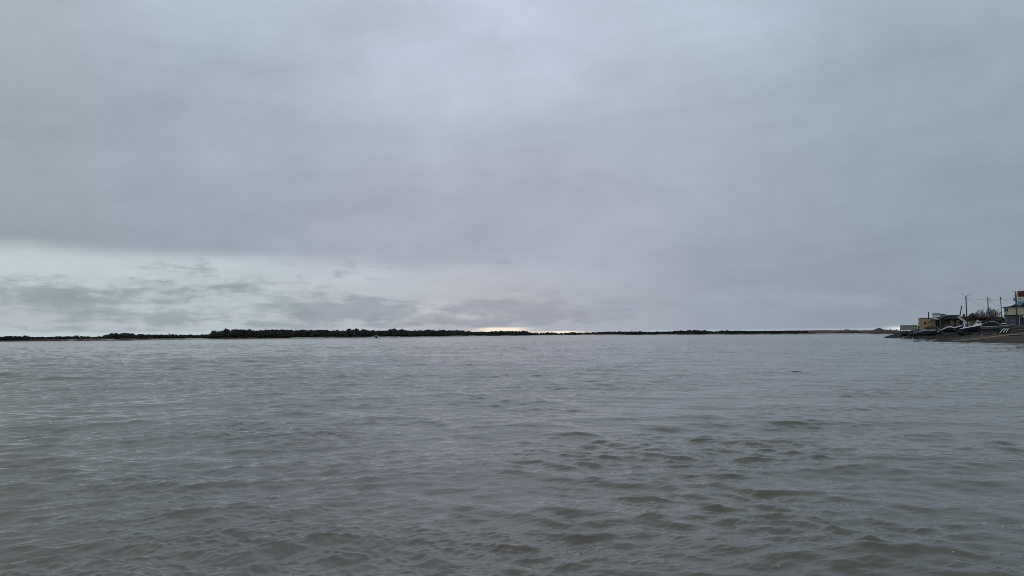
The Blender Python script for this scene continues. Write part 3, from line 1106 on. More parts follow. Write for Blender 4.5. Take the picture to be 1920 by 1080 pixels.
P = Place(1806, 205)
t = thing('tilted_panel', 'large cream-white panel propped up at a steep slant above the boats', 'panel', P.loc, P.rz)
b = MB(); b.prism([(P.x(1796.8), P.zz(590.5)), (P.x(1813), P.zz(602.2)), (P.x(1811.2), P.zz(606.2)), (P.x(1797.2), P.zz(595.8))], 0, 1.4)
b.build('board', M['cream'], t)
b = MB(); b.prism([(P.x(1796), P.zz(589)), (P.x(1813.6), P.zz(601.6)), (P.x(1813.02), P.zz(602.18)), (P.x(1796.2), P.zz(589.9))], -.05, 1.45)
b.build('edge_strip', M['dark'], t)
for px in (1811.0, 1803.0):
    b = MB(); b.span(P.x(px), P.x(px + 1), .3, .45, -.3, P.zz(604.5 if px > 1808 else 600))
    b.build('prop', M['dark'], t)
b = MB(); b.prism([(P.x(1811.6), -.2), (P.x(1813.6), -.2), (P.x(1813.2), P.zz(603)), (P.x(1812), P.zz(602.8))], -.3, -.1)
b.build('brace', M['white'], t)

# ---- double street lamp and poles


def pole(px, Y, ytop, lab, name, cat, r=(.17, .11), group=None):
    P = Place(px, Y)
    t = thing(name, lab, cat, P.loc, P.rz, group)
    H = P.zz(ytop)
    b = MB(); b.tube([(0, 0, -.5), (0, 0, H * .5), (0, 0, H)], [r[0], (r[0] + r[1]) / 2, r[1]], 10)
    b.build('shaft', M['pole'], t, True)
    return P, t, H


P, t, H = pole(1814, 214, 556.5, 'concrete street lamp pole with two curved arms', 'street_lamp', 'street lamp', (.20, .13))
for (tipx_, tipy_, sx) in ((1806, 550.2, -1), (1822.4, 552.4, 1)):
    ex, ez = P.x(tipx_ - sx * 2.4), P.zz(tipy_ + .9)
    b = MB(); b.tube([(0, 0, H - .15), (ex * .35, 0, H + (ez - H) * .55), (ex * .7, 0, H + (ez - H) * .9), (ex, 0, ez)], [.06, .05, .045, .04], 6)
    b.build('arm', M['pole'], t)
    hx, hz = P.x(tipx_), P.zz(tipy_)
    b = MB(); b.loft([[(ex + (hx - ex) * q, yy * w, ez + (hz - ez) * q + zz * hh) for (yy, zz) in ((-1, 0), (-.6, 1), (.6, 1), (1, 0), (0, -.6))]
                      for q, w, hh in ((0, .07, .05), (.4, .17, .12), (.85, .16, .11), (1, .07, .05))])
    b.build('lamp_head', M['lamp'], t)
b = MB(); b.span(-.45, .55, -.06, .06, H - .75, H - .63)
b.build('crossarm', M['pole'], t)
for xx in (-.4, .5):
    b = MB(); b.tube([(xx, 0, H - .63), (xx, 0, H - .45)], [.06, .05], 7)
    b.build('insulator', M['lamp'], t)
L1 = P

P, t, H = pole(1855, 226, 557.2, 'plain utility pole rising out of the bare trees', 'utility_pole', 'pole', (.17, .13), 'utility poles carrying the wires')
for z_ in (-.6, -1.1):
    b = MB(); b.span(-.1, .8, -.05, .05, H + z_, H + z_ + .09); b.build('bracket', M['pole'], t)
    b = MB(); b.tube([(.75, 0, H + z_ + .09), (.75, 0, H + z_ + .25)], .05, 6); b.build('insulator', M['lamp'], t)
L2 = P
P, t, H = pole(1879.3, 240, 557.0, 'thinner plain utility pole left of the cream two-storey building', 'utility_pole', 'pole', (.14, .12), 'utility poles carrying the wires')
b = MB(); b.span(-.25, .25, -.05, .05, H - .5, H - .4); b.build('bracket', M['pole'], t)
for xx in (-.2, .2):
    b = MB(); b.tube([(xx, 0, H - .4), (xx, 0, H - .25)], .05, 6); b.build('insulator', M['lamp'], t)
L3 = P
P, t, H = pole(1908, 180, 547.0, 'dark pole with single lamp and meter box in front of cream building', 'lamp_pole', 'street lamp', (.20, .16))
b = MB(); b.tube([(0, 0, H - .1), (P.x(1906.5), 0, H + .1), (P.x(1905), 0, P.zz(545.8))], .045, 6)
b.build('arm', M['pole'], t)
b = MB(); b.loft([[(P.x(1899.3 + 5.7 * q), yy * w, P.zz(545.0 + 1.2 * q) + zz * hh) for (yy, zz) in ((-1, 0), (-.6, 1), (.6, 1), (1, 0), (0, -.5))]
                  for q, w, hh in ((0, .06, .04), (.3, .17, .12), (.8, .15, .11), (1, .06, .04))])
b.build('lamp_head', M['dirty_white'], t)
b = MB(); b.span(P.x(1903), P.x(1907), -.18, .2, P.zz(564.4), P.zz(558.6), .03)
b.build('meter_box', M['grey'], t)
for yy in (553.6, 563.8):
    b = MB(); b.span(P.x(1905), P.x(1910.2), -.05, .05, P.zz(yy + .4), P.zz(yy - .4)); b.build('bracket', M['pole'], t)
L4 = P


def wire(a, b, sag, lab, n=14, r=.022):
    mbb = MB()
    a, b = Vector(a), Vector(b)
    mbb.tube([a.lerp(b, q / n) - Vector((0, 0, 4 * sag * (q / n) * (1 - q / n))) for q in range(n + 1)], r, 5)
    o = mbb.build('power_line', M['wire'], None)
    return tag(o, lab, 'wire', 'wires strung between the poles')


def top(P, py, dx=0.0): return (P.X + dx, P.Y, P.z + P.zz(py))


wire(top(L1, 558.2, .5), top(L2, 560.6), .35, 'upper wire from the two-armed lamp to the pole in the trees')
wire(top(L1, 560, .5), top(L2, 577), .4, 'lower wire dropping from the two-armed lamp toward the bare trees')
wire(top(L2, 559.6), top(L3, 558.6), .55, 'upper wire between the two plain poles')
wire(top(L2, 562.6, .75), top(L3, 563.2), .25, 'lower wire between the two plain poles')
wire(top(L3, 558.6), top(L4, 553.8, -.2), .7, 'upper wire climbing from the thinner pole to the pole with meter box')
wire(top(L3, 559.6), top(L4, 563.8, -.2), .3, 'lower wire from the thinner pole to the meter box pole')
wire(top(L2, 563, .3), top(L3, 573), .6, 'slack wire falling from the pole in the trees toward the thinner pole')

# ---- bare trees
for k, (px, Y, ytop, wd, lab) in enumerate([(1833, 230, 579.5, 1.0, 'bare spreading tree at the left of the bare clump, nearest the two-armed lamp'),
                                            (1847, 234, 575.6, 1.0, 'bare tree in the middle left of the clump beside the plain pole'),
                                            (1860, 233, 574.6, 1.0, 'tallest bare tree just right of the plain pole'),
                                            (1827, 228, 583.5, 1.0, 'lowest bare tree at the far left of the clump by the lamp'),
                                            (1854, 238, 576.4, 1.0, 'bare tree directly behind the plain pole'),
                                            (1873, 236, 577.0, 1.0, 'bare tree at the right end of the clump near the thinner pole')]):
    P = Place(px, Y)
    t = thing('bare_tree', lab, 'tree', P.loc, gt.uniform(0, 6), 'bare trees behind the boats')
    skeleton_tree(t, P.zz(ytop) * .98, 1.9, np.random.default_rng(40 + k), 4, m_twig=M['twig'], r0=.12, n_first=8, trunk_frac=.16, fit=27 * P.u, rmin=.034, fall=.58)

# ---- the cream two-storey building over a steel container
P = Place(1900, 198)
t = thing('cream_building', 'cream upper storey building with dark roof edge on top of steel containers', 'building', P.loc, P.rz)
b = MB(); b.span(P.x(1884.5), P.x(1960), 0, 6, P.zz(590.2), P.zz(575.6))
b.build('wall', M['cream'], t)
b = MB(); b.prism([(P.x(1882), P.zz(576.6)), (P.x(1899), P.zz(575.0)), (P.x(1962), P.zz(575.4)), (P.x(1962), P.zz(574.2)), (P.x(1899), P.zz(573.9)), (P.x(1882), P.zz(575.6))], -.5, 6.2)
b.build('roof_edge', M['darkroof'], t)
b = MB(); b.prism([(P.x(1897), P.zz(574.0)), (P.x(1907), P.zz(569.6)), (P.x(1916), P.zz(574.0))], 1, 5)
b.build('gable_roof', M['brown'], t)
for (a, c) in ((1885.2, 1888.4), (1889.4, 1892.4)):
    f = MB(); f.span(P.x(a), P.x(c), -.05, -.003, P.zz(584.6), P.zz(577.6)); fo = f.build('window', M['dirty_white'], t)
    f = MB(); f.span(P.x(a + .4), P.x(c - .3), -.08, -.052, P.zz(584), P.zz(578.2)); f.build('pane', M['glass'], fo)
f = MB(); f.span(P.x(1888.2), P.x(1890), -.15, -.003, P.zz(588.8), P.zz(586.6)); f.build('vent', M['dark'], t)
f = MB(); f.span(P.x(1912), P.x(1940), -.03, -.002, P.zz(585), P.zz(584.6)); f.build('cladding_joint', M['grey'], t)
f = MB(); f.span(P.x(1884), P.x(1960), -.12, 6, P.zz(591.4), P.zz(590.22)); f.build('floor_beam', M['dark'], t)

t2 = thing('steel_container', 'blue-grey steel container with red-brown end panel under cream storey', 'container', P.loc, P.rz)
b = MB(); b.span(P.x(1884.6), P.x(1905.8), .1, 5.5, -.4, P.zz(591.5)); b.build('body', M['bluegrey'], t2)
b = MB(); b.span(P.x(1905.8), P.x(1912.2), .05, 5.5, -.4, P.zz(591.5)); b.build('end_panel', M['rust'], t2)
b = MB(); b.span(P.x(1891), P.x(1892.6), -.02, .098, -.3, P.zz(592)); b.build('door_bar', M['darkroof'], t2)
for k in range(6):
    b = MB(); xx = P.x(1894 + k * 2); b.span(xx, xx + .06, .05, .098, -.3, P.zz(592)); b.build('rib', M['bluegrey'], t2)
t2 = thing('blue_container', 'dark blue container at the right edge beside the rusty end panel', 'container', P.loc, P.rz)
b = MB(); b.span(P.x(1913.4), P.x(1950), .6, 5.5, -.4, P.zz(597)); b.build('body', M['blue'], t2)
b = MB(); b.span(P.x(1913), P.x(1950.5), .5, 5.6, P.zz(597), P.zz(596)); b.build('lid', M['darkroof'], t2)
t2 = thing('canvas_bundle', 'crumpled pale bundle lying on top of the dark blue container', 'bundle', (P.X, P.Y, P.z), P.rz)
bb = MB()
for (a, c, w) in ((1914, 594.4, 1.3), (1916.5, 593.6, 1.7), (1918.6, 594.8, 1.2)):
    g0 = bmesh.ops.create_icosphere(bb.bm, subdivisions=2, radius=w * P.u * 1.2)
    bmesh.ops.transform(bb.bm, matrix=Matrix.Translation((P.x(a), 1.2, P.zz(c + .2))) @ Matrix.Diagonal((1.2, 1.5, .8, 1)), verts=g0['verts'])
bb.build('cloth', M['dirty_white'], t2)

# red board on a white building behind, turquoise gable
P = Place(1918, 208)
t = thing('sign_board', 'red board in a white frame standing high at the right edge', 'sign', P.loc, P.rz)
b = MB(); b.span(P.x(1911.4), P.x(1940), 0, .12, P.zz(556.6), P.zz(546)); b.build('board', M['red'], t)
for (a, c, y0, y1) in ((1910.2, 1911.3, 557.6, 545), (1911.32, 1940, 546, 545), (1911.32, 1940, 557.6, 556.62)):
    b = MB(); b.span(P.x(a), P.x(c), -.03, .15, P.zz(y0), P.zz(y1)); b.build('frame', M['white'], t)
for px in (1917, 1934):
    b = MB(); b.span(P.x(px) - .06, P.x(px) + .06, .2, .35, -.3, P.zz(546)); b.build('post', M['pole'], t)
P = Place(1922, 220)
t = thing('white_house', 'white-walled house with turquoise gable at the right edge below red board', 'house', P.loc, P.rz)
b = MB(); b.span(P.x(1910.5), P.x(1960), 0, 6, -.4, P.zz(565)); b.build('wall', M['white'], t)
b = MB(); b.prism([(P.x(1910.4), P.zz(565)), (P.x(1925), P.zz(565)), (P.x(1914.4), P.zz(574)), (P.x(1910.4), P.zz(571))], -.2, -.004); b.build('gable_cladding', M['turq'], t)
b = MB(); b.prism([(P.x(1914), P.zz(574.6)), (P.x(1926), P.zz(564.4)), (P.x(1962), P.zz(564.4)), (P.x(1962), P.zz(574.6))], -1.2, -.25); b.build('porch_roof', M['blue'], t)
b = MB(); b.prism([(P.x(1909), P.zz(565.2)), (P.x(1910), P.zz(557.8)), (P.x(1962), P.zz(557.8)), (P.x(1962), P.zz(565.0))], .2, 6); b.build('upper_wall', M['dirty_white'], t)

# small shed with pale panels
P = Place(1872, 210)
t = thing('small_shed', 'low dark-roofed shed with two pale panels behind the grey cabin boat', 'shed', P.loc, P.rz)
b = MB(); b.span(P.x(1861.5), P.x(1887), 0, 2.6, -.4, P.zz(597)); b.build('wall', M['dark'], t)
b = MB(); b.prism([(P.x(1860), P.zz(597)), (P.x(1866), P.zz(594.6)), (P.x(1880), P.zz(594)), (P.x(1884.6), P.zz(597)), (P.x(1884.6), P.zz(598)), (P.x(1860), P.zz(597.8))], -.3, 2.9); b.build('roof', M['rust'], t)
for (a, c) in ((1863, 1869.4), (1871.2, 1879)):
    b = MB(); b.span(P.x(a), P.x(c), -.05, -.003, P.zz(602), P.zz(597.8)); b.build('panel', M['grey'], t)
b = MB(); b.span(P.x(1882), P.x(1885.5), -.4, .2, P.zz(594.8), P.zz(592), .05); 
o = b.build('white_crate', M['white'], None); o.location = P.loc; o.rotation_euler.z = P.rz
tag(o, 'small bright white crate perched at the right end of the shed roof', 'crate')

# concrete yard wall behind the boats
P = Place(1824, 206)
t = thing('block_wall', 'low grey-brown block wall between tilted panel and white-topped boat', 'wall', P.loc, P.rz)
b = MB(); b.span(P.x(1816), P.x(1842), 0, .4, -.4, P.zz(601.2)); b.build('wall', mat('block_wall_stone', (.13, .12, .095), .9, .25, scale=1.5), t)
b = MB(); b.span(P.x(1815.6), P.x(1842.4), -.05, .45, P.zz(601.2), P.zz(600.4)); b.build('coping', M['dark'], t)

# scrap and wrecks
M['scrap'] = mat('mixed_scrap', (.085, .075, .066), .8, scale=1.1, col2=(.012, .012, .013))
M['scrap_blue'] = mat('blue_grey_scrap', (.12, .13, .15), .7, scale=1.3, col2=(.018, .020, .024))
M['scrap_pale'] = mat('pale_scrap', (.30, .31, .30), .7, scale=1.0, col2=(.07, .07, .075))


def crumple(name, lab, cat, px0, px1, y0, y1, Y, m, seed, group=None, dy=1.8, n=12):
    """an irregular heap: lofted noisy sections"""
    P = Place((px0 + px1) / 2, Y)
    g = np.random.default_rng(seed)
    b = MB()
    rings = []
    K = 26
    n = 22
    prof = np.clip(1 + .28 * np.interp(np.arange(K), np.arange(0, K + 3, 3), g.normal(size=len(np.arange(0, K + 3, 3)))) + .14 * g.normal(size=K), .45, 1.12)
    for q in range(K):
        s = q / (K - 1)
        w = math.sin(math.pi * (.05 + .90 * s)) ** .5
        cx = P.x(px0 + (px1 - px0) * s)
        zt2 = P.zz(y1 + (y0 - y1) * w * prof[q])
        zb2 = P.zz(y1) - .25
        ring = []
        for j in range(n):
            a = 2 * math.pi * j / n
            k = 1 + .16 * g.normal()
            ring.append((cx + g.normal() * .10, dy * .5 * math.cos(a) * (.6 + .4 * w) * k + dy * .5, zb2 + (zt2 - zb2) * (.5 + .5 * math.sin(a) * (k if j % 3 else 1.0))))
        rings.append(ring)
    b.loft(rings)
    o = b.build(name, M[m], None, False)
    o.location = P.loc; o.rotation_euler.z = P.rz
    return tag(o, lab, cat, group)


crumple('scrap_heap', 'dark tangled scrap heap right of the two-armed lamp foot', 'heap', 1815, 1836, 588.5, 601, 216, 'scrap', 1)
crumple('scrap_heap', 'grey-brown rubbish heap behind tilted panel left of the lamp pole', 'heap', 1800, 1816, 591, 602, 222, 'scrap', 2)
crumple('pale_tarpaulin', 'pale grey-green tarpaulin sheet slanting over rusty boat', 'tarpaulin', 1834, 1856, 586.5, 595, 219, 'scrap_pale', 3)
crumple('grey_sheet', 'blue-grey crumpled sheeting at the foot of the plain pole', 'sheeting', 1852, 1864, 589, 599, 220, 'scrap_blue', 4)
crumple('clutter_heap', 'dark low clutter in front of the long dark house above the canvas-covered boat', 'heap', 1762, 1801, 606.5, 617, 216, 'scrap', 8, dy=2.0)
crumple('tyre_heap', 'black low heap behind the grey cabin boat', 'heap', 1834, 1884, 598.5, 606, 208, 'dark', 6, dy=2.5)
for k, (px, Y, h0, lean, lab) in enumerate([(1821.5, 215, 588.0, .4, 'upright dark stake in the scrap heap, left of a pair'),
                                            (1825.5, 215, 587.0, -.3, 'upright dark stake in the scrap heap, right of a pair'),
                                            (1829, 215, 591.2, .9, 'slanted short stake at the right of the scrap heap')]):
    P = Place(px, Y)
    b = MB(); b.tube([(0, -.2, -.2), (lean * .4, -.2, P.zz(h0) * .6), (lean, -.2, P.zz(h0))], [.1, .09, .06], 6)
    o = b.build('stake', M['dark'], None); o.location = P.loc; o.rotation_euler.z = P.rz
    tag(o, lab, 'stake', 'stakes in the scrap heap')

crumple('rubble_heap', 'blue-grey rubble at the dark point left of the tarpaulin-covered boat', 'heap', 1703, 1722, 618.5, 629, 222, 'scrap_blue', 21, dy=2.2)
crumple('rubble_heap', 'low black rubble under the raised green shed', 'heap', 1690, 1716, 620.6, 627, 236, 'dark', 22, dy=3)
crumple('rubble_heap', 'black rubble between the overturned boat and canvas-covered boat', 'heap', 1747, 1766, 616, 625, 212, 'scrap', 23, dy=2)
crumple('rubble_heap', 'black rubble under the open grey boat between two motorboats', 'heap', 1796, 1822, 614, 625, 188, 'scrap', 24, dy=1.5)
for k, (a, ya, c, yc, Yd, lab) in enumerate([(1776, 627.5, 1794, 626.2, 178, 'thin grey plank on the mud below the canvas-covered boat'),
                                         (1806, 626.6, 1826, 625.4, 166, 'thin grey plank on the mud below the white-decked boat'),
                                         (1846, 625.0, 1862, 624.4, 147, 'thin dark plank on the ground under the grey cabin boat'),
                                         (1850, 633.5, 1884, 631.0, 137.5, 'long dark plank lying on the spit below the slipway'),
                                         (1886, 634.4, 1915, 633.0, 136, 'dark plank on the sandy patch at the right end of the spit')]):
    P = Place((a + c) / 2, Yd)
    b = MB(); b.box((0, 0, .04), ((c - a) * P.u * P.cx, .35, .14), Matrix.Rotation(.06 * (-1) ** k, 3, 'Z'))
    o = b.build('plank', M['log'] if k < 2 else M['dark'], None); o.location = P.loc; o.rotation_euler.z = P.rz
    tag(o, lab, 'plank', 'planks lying on the bank')

# ------------------------------------------------------------------ boats


def hull_rings(L, beam, depth, bow, sheer=.25, n=12, flare=.75, rise=.55):
    """hull from stern (x=0) to bow (x=L) or mirrored; returns rings of (x,y,z), gunwale profile"""
    rings = []
    for q in range(n):
        s = q / (n - 1)
        w = beam / 2 * (1.0 - max(0, (s - .45) / .55) ** 2.2) + .015
        keel = depth * rise * max(0, (s - .6) / .4) ** 2.0
        gun = depth + sheer * depth * s ** 2
        ch = keel + (gun - keel) * .38
        x = s * L * 1.0 + (0 if s < .9 else 0)
        ov = L * .05 * s ** 3
        pts = [(x + ov, -w, gun), (x + ov * .5, -w * flare - .01, ch), (x, 0, keel), (x + ov * .5, w * flare + .01, ch), (x + ov, w, gun)]
        inner = [(x + ov, w * .9, gun - .02), (x + ov, 0, gun - .02 if s > .55 else gun - .02), (x + ov, -w * .9, gun - .02)]
        rings.append([(px_ if bow > 0 else L - px_, py_, pz_) for px_, py_, pz_ in pts + inner])
    return rings


def hull_px(P, secs, lift=0.0):
    """hull lofted through sections (px, gunwale row, keel row, half beam)"""
    rings = []
    for px, yt, yb, w in secs:
        x, zt, zb = P.x(px), P.zz(yt) + lift, P.zz(yb) + lift
        zc = zb + (zt - zb) * .42
        rings.append([(x, -w, zt), (x, -w * .97, zt - (zt - zb) * .12), (x, -w * .78, zc), (x, 0, zb), (x, w * .78, zc), (x, w * .97, zt - (zt - zb) * .12), (x, w, zt), (x, 0, zt + .01)])
    return rings


def wheel(parent, c, r, w=.16):
    b = MB(); b.tube([(c[0], c[1] - w / 2, c[2]), (c[0], c[1] + w / 2, c[2])], r, 16)
    o = b.build('wheel', M['rubber'], parent)
    b = MB(); b.tube([(c[0], c[1] - w / 2 - .03, c[2]), (c[0], c[1] - w / 2 - .002, c[2])], r * .55, 12)
    b.build('rim', M['steel'], o)


def trailer(lab, loc, L, z, wheels, group=None, rz=0.0):
    t = thing('boat_trailer', lab, 'trailer', loc, rz, group)
    b = MB(); b.span(0, L, -.6, -.5, z - .1, z); b.span(0, L, .5, .6, z - .1, z); b.span(.1, .2, -.5, .5, z - .1, z - .01); b.span(L * .6, L * .6 + .1, -.5, .5, z - .1, z - .01)
    b.build('frame', M['darkroof'], t)
    for x in wheels:
        wheel(t, (x, -.75, .24), .30)
        wheel(t, (x, .75, .24), .30)
        b = MB(); b.tube([(x, -.72, .24), (x, .72, .24)], .04, 6); b.build('axle', M['dark'], t)
    return t


# 1 the big grey cabin boat, bow to the right
P = Place(1838, 152)
TR = 0.42
t = thing('cabin_boat', 'large grey cabin boat with long dark glass and white hardtop edge', 'boat', (P.X, P.Y, P.z), P.rz)
Lb = P.x(1898)
secs = [(1838.6, 612.6, 620.0, 1.12), (1850, 612.2, 620.0, 1.18), (1860, 611.8, 619.6, 1.2), (1870, 611.4, 618.6, 1.15), (1880, 610.8, 617.0, .98), (1890, 610.0, 614.8, .68), (1898, 609.3, 612.0, .34), (1904, 608.6, 609.5, .05)]
b = MB(); b.loft(hull_px(P, secs)); b.build('hull', M['hull_grey'], t)
b = MB()
rg = []
for px, yt, yb, w in secs[:-1]:
    z0 = P.zz(yt)
    rg.append([(P.x(px), -w - .03, z0 - .10), (P.x(px), -w - .03, z0 - .01), (P.x(px), -w + .02, z0 - .01), (P.x(px), -w + .02, z0 - .10)])
b.loft(rg); b.build('rub_rail', M['dirty_white'], t)
zg_ = P.zz(611.9)
# glass house
gx = [(1839.5, 611.2), (1843, 607.6), (1849, 605.0), (1856, 603.6), (1864, 603.5), (1870, 605.0), (1878, 610.6)]
b = MB()
rg = []
for (px, py) in gx:
    x = P.x(px); zt3 = max(P.zz(py), zg_ + .04)
    wd = 1.05
    rg.append([(x, -wd, zg_ - .03), (x, -wd * .82, zt3 - .05), (x, -wd * .5, zt3), (x, wd * .5, zt3), (x, wd * .82, zt3 - .05), (x, wd, zg_ - .03)])
b.loft(rg); b.build('windshield', M['glass'], t)
b = MB()
rg = []
for (px, py) in gx:
    x = P.x(px); zt3 = max(P.zz(py), zg_ + .04)
    rg.append([(x, -.78, zt3 - .005), (x, -.74, zt3 + .035), (x, .74, zt3 + .035), (x, .78, zt3 - .005), (x, .5, zt3 + .012), (x, -.5, zt3 + .012)])
b.loft(rg); b.build('hardtop', M['white'], t)
b = MB(); b.prism([(P.x(1876), P.zz(606.4)), (P.x(1884), P.zz(606.0)), (P.x(1887), P.zz(608.2)), (P.x(1879), P.zz(608.0))], -.8, .8)
b.build('bow_cover', M['white'], t)
b = MB(); b.prism([(P.x(1879), P.zz(608.05)), (P.x(1886.6), P.zz(608.25)), (P.x(1885), P.zz(609.6)), (P.x(1879), P.zz(609.6))], -.7, .7)
b.build('hatch', M['dark'], t)
for yy in (-.9, .9):
    b = MB(); b.tube([(P.x(1880), yy * .7, zg_ + .05), (P.x(1884), yy * .55, zg_ + .4), (P.x(1896), 0, zg_ + .45)], .02, 5); b.build('bow_rail', M['steel'], t)
# outboard
b = MB(); b.loft([[(x - .0, -.18, z0), (x, .18, z0), (x, .16, z1), (x, -.16, z1)] for x, z0, z1 in ((-.55, 1.0, 1.25), (-.3, .95, 1.35), (-.05, .95, 1.3))])
b.box((-.25, 0, .65), (.16, .12, .7)); b.box((-.30, 0, .28), (.4, .08, .10))
b.build('outboard_motor', M['dark'], t)
trailer('steel trailer under the large grey cabin boat', P.loc, Lb * .85, max(P.zz(620.3), .3), [.15, P.x(1857.5)], rz=P.rz)

# 2 white-decked boat, bow to the left, dark hull
P = Place(1800, 183)
t = thing('motorboat', 'dark-hulled boat with bright white deck and wheelhouse pointing left', 'boat', P.loc, P.rz)
Lb = P.x(1838)
b = MB(); b.loft(hull_px(P, [(1799.6, 617.0, 618.0, .08), (1805, 616.4, 620, .4), (1812, 615.2, 621.6, .7), (1820, 613.7, 622.4, .88), (1828, 612.5, 622.6, .95), (1838, 610.8, 622.4, .95)])); b.build('hull', M['hull_dark'], t)
b = MB()
rg = []
for px, y0, y1, w in ((1799.5, 617.2, 616.2, .10), (1810, 615.6, 613.9, .6), (1820, 613.6, 611.8, .85), (1828, 612.4, 609.6, .95), (1838, 610.6, 607.4, .95)):
    rg.append([(P.x(px), -w, P.zz(y0)), (P.x(px), -w * .8, P.zz(y1)), (P.x(px), w * .8, P.zz(y1)), (P.x(px), w, P.zz(y0))])
b.loft(rg); b.build('deck', M['white'], t)
b = MB()
rg = []
for px, y1 in ((1825.4, 611), (1827.4, 607.4), (1830, 605.4), (1837, 605.0), (1840.5, 605.8)):
    rg.append([(P.x(px), -.8, P.zz(611.4)), (P.x(px), -.6, P.zz(y1)), (P.x(px), .6, P.zz(y1)), (P.x(px), .8, P.zz(611.4))])
b.loft(rg); b.build('wheelhouse', M['dirty_white'], t)
b = MB(); b.prism([(P.x(1831), P.zz(605)), (P.x(1831.4), P.zz(601.4)), (P.x(1835), P.zz(601.0)), (P.x(1840), P.zz(604.8))], -.5, .5)
b.build('cabin_top', M['dirty_white'], t)
f = MB(); f.prism([(P.x(1832), P.zz(605.8)), (P.x(1833), P.zz(604.2)), (P.x(1838), P.zz(604.6)), (P.x(1838), P.zz(605.6))], -.70, -.45); f.build('window', M['glass'], t)
trailer('steel trailer under the dark boat with white wheelhouse', P.loc, Lb * .98, max(P.zz(622.7), .2), [P.x(1829), P.x(1836.6)], rz=P.rz)

# 3 covered boat bow to the left
P = Place(1757, 197)
t = thing('motorboat', 'dark blue boat under a humped pale canvas cover on a trailer', 'boat', P.loc, P.rz)
Lb = P.x(1803)
b = MB(); b.loft(hull_px(P, [(1756.8, 621.6, 622.4, .07), (1764, 619.2, 623.0, .5), (1770, 617.4, 623.2, .75), (1777, 615.2, 623.2, .92), (1783, 614.2, 623.2, .95), (1789, 615.4, 623.2, .96), (1796, 613.8, 623.0, .95), (1803, 612, 622.6, .92)])); b.build('hull', M['hull_dark'], t)
b = MB(); rg = []
for px, y1, w in ((1756.6, 621.0, .08), (1764, 617.6, .5), (1770, 615.2, .75), (1777, 612.0, .92), (1783, 611.6, .95), (1789, 613.8, .96), (1796, 611.6, .95), (1803, 609.6, .92)):
    zt3 = P.zz(y1)
    zb3 = zt3 - .32
    rg.append([(P.x(px), -w, zb3), (P.x(px), -w * .55, zt3 - .06), (P.x(px), 0, zt3), (P.x(px), w * .55, zt3 - .06), (P.x(px), w, zb3)])
b.loft(rg); b.build('canvas_cover', M['canvas'], t)
f = MB(); f.box((P.x(1790), -1.0, P.zz(618.4)), (.22, .06, .2), None, .03); f.build('light', M['white'], t)
b = trailer('steel trailer with bow post under the canvas-covered boat', P.loc, Lb * .95, max(P.zz(623.4), .2), [P.x(1773), P.x(1797)], rz=P.rz)
q = MB(); q.tube([(P.x(1766.8), -.6, P.zz(624)), (P.x(1765.4), -.6, P.zz(618))], .045, 6); q.build('bow_post', M['steel'], b)

# 4 grey seats / crates boat behind
P = Place(1813, 194)
t = thing('open_boat', 'grey open boat with boxy pale seats behind the white-decked boat', 'boat', P.loc, P.rz)
Lb = P.x(1826) - P.x(1796)
b = MB(); rings = hull_rings(Lb, 1.7, .6, -1, .1)
b.loft([[(x + P.x(1796), y, z + P.zz(614.6) - .6) for x, y, z in r] for r in rings]); b.build('hull', M['tarp'], t)
for (a, c, y0) in ((1799, 1803, 608.8), (1804, 1808.4, 607.4), (1809.4, 1814, 606.2), (1815.4, 1820.6, 606.6)):
    b = MB(); b.span(P.x(a), P.x(c), -.6, .6, P.zz(613), P.zz(y0), .05); b.build('seat', M['tarp'], t)
b = MB(); b.prism([(P.x(1815.6), P.zz(606.4)), (P.x(1816.6), P.zz(603.2)), (P.x(1819.4), P.zz(606.2))], -.2, .2); b.build('console', M['dirty_white'], t)
b = MB(); b.span(P.x(1798), P.x(1824), -.5, .5, -.3, P.zz(615)); b.build('cradle', M['dark'], t)

# 5 grey tarp-covered boat nearest the left shore
P = Place(1732, 214)
t = thing('covered_boat', 'flat grey boat under blue-grey tarpaulin with a low peak, nearest the dark point', 'boat', P.loc, P.rz)
x0 = P.x(1713); Lb = P.x(1754) - x0
b = MB(); b.loft(hull_px(P, [(1712, 624.4, 627.6, .08), (1719, 622.6, 629.4, .5), (1727, 621.8, 629.6, .85), (1735, 620.6, 629.6, .9), (1746, 620.2, 629.4, .9), (1754, 619.8, 629, .85)])); b.build('hull', M['hull_dark'], t)
b = MB(); rg = []
for px, y1, w in ((1712, 623.6, .1), (1719, 621.0, .5), (1727, 619.8, .85), (1731, 618.6, .9), (1735, 616.2, .9), (1739, 618.6, .9), (1746, 618.0, .9), (1754, 617.6, .85)):
    zt3 = P.zz(y1)
    zb3 = P.zz(y1 + 2.2 + (2.6 if 1733 < px < 1737 else 0))
    rg.append([(P.x(px), -w, zb3), (P.x(px), -w * .5, zt3 - .05), (P.x(px), 0, zt3), (P.x(px), w * .5, zt3 - .05), (P.x(px), w, zb3)])
b.loft(rg); b.build('tarpaulin', M['tarp'], t)

# 6 dark overturned boat before the yellow house
P = Place(1745, 236)
b = MB(); rg = []
for px, y1, w in ((1733, 614.8, .3), (1738, 612.6, .8), (1745, 611.8, .95), (1752, 612.6, .8), (1757, 615, .3)):
    rg.append([(P.x(px), w * math.cos(a), -.3 + (P.zz(y1) + .3) * math.sin(a)) for a in np.linspace(0, math.pi, 9)])
b.loft(rg); o = b.build('overturned_boat', M['dark'], None); o.location = P.loc; o.rotation_euler.z = P.rz
tag(o, 'dark overturned boat lying in front of the yellow brick building', 'boat')

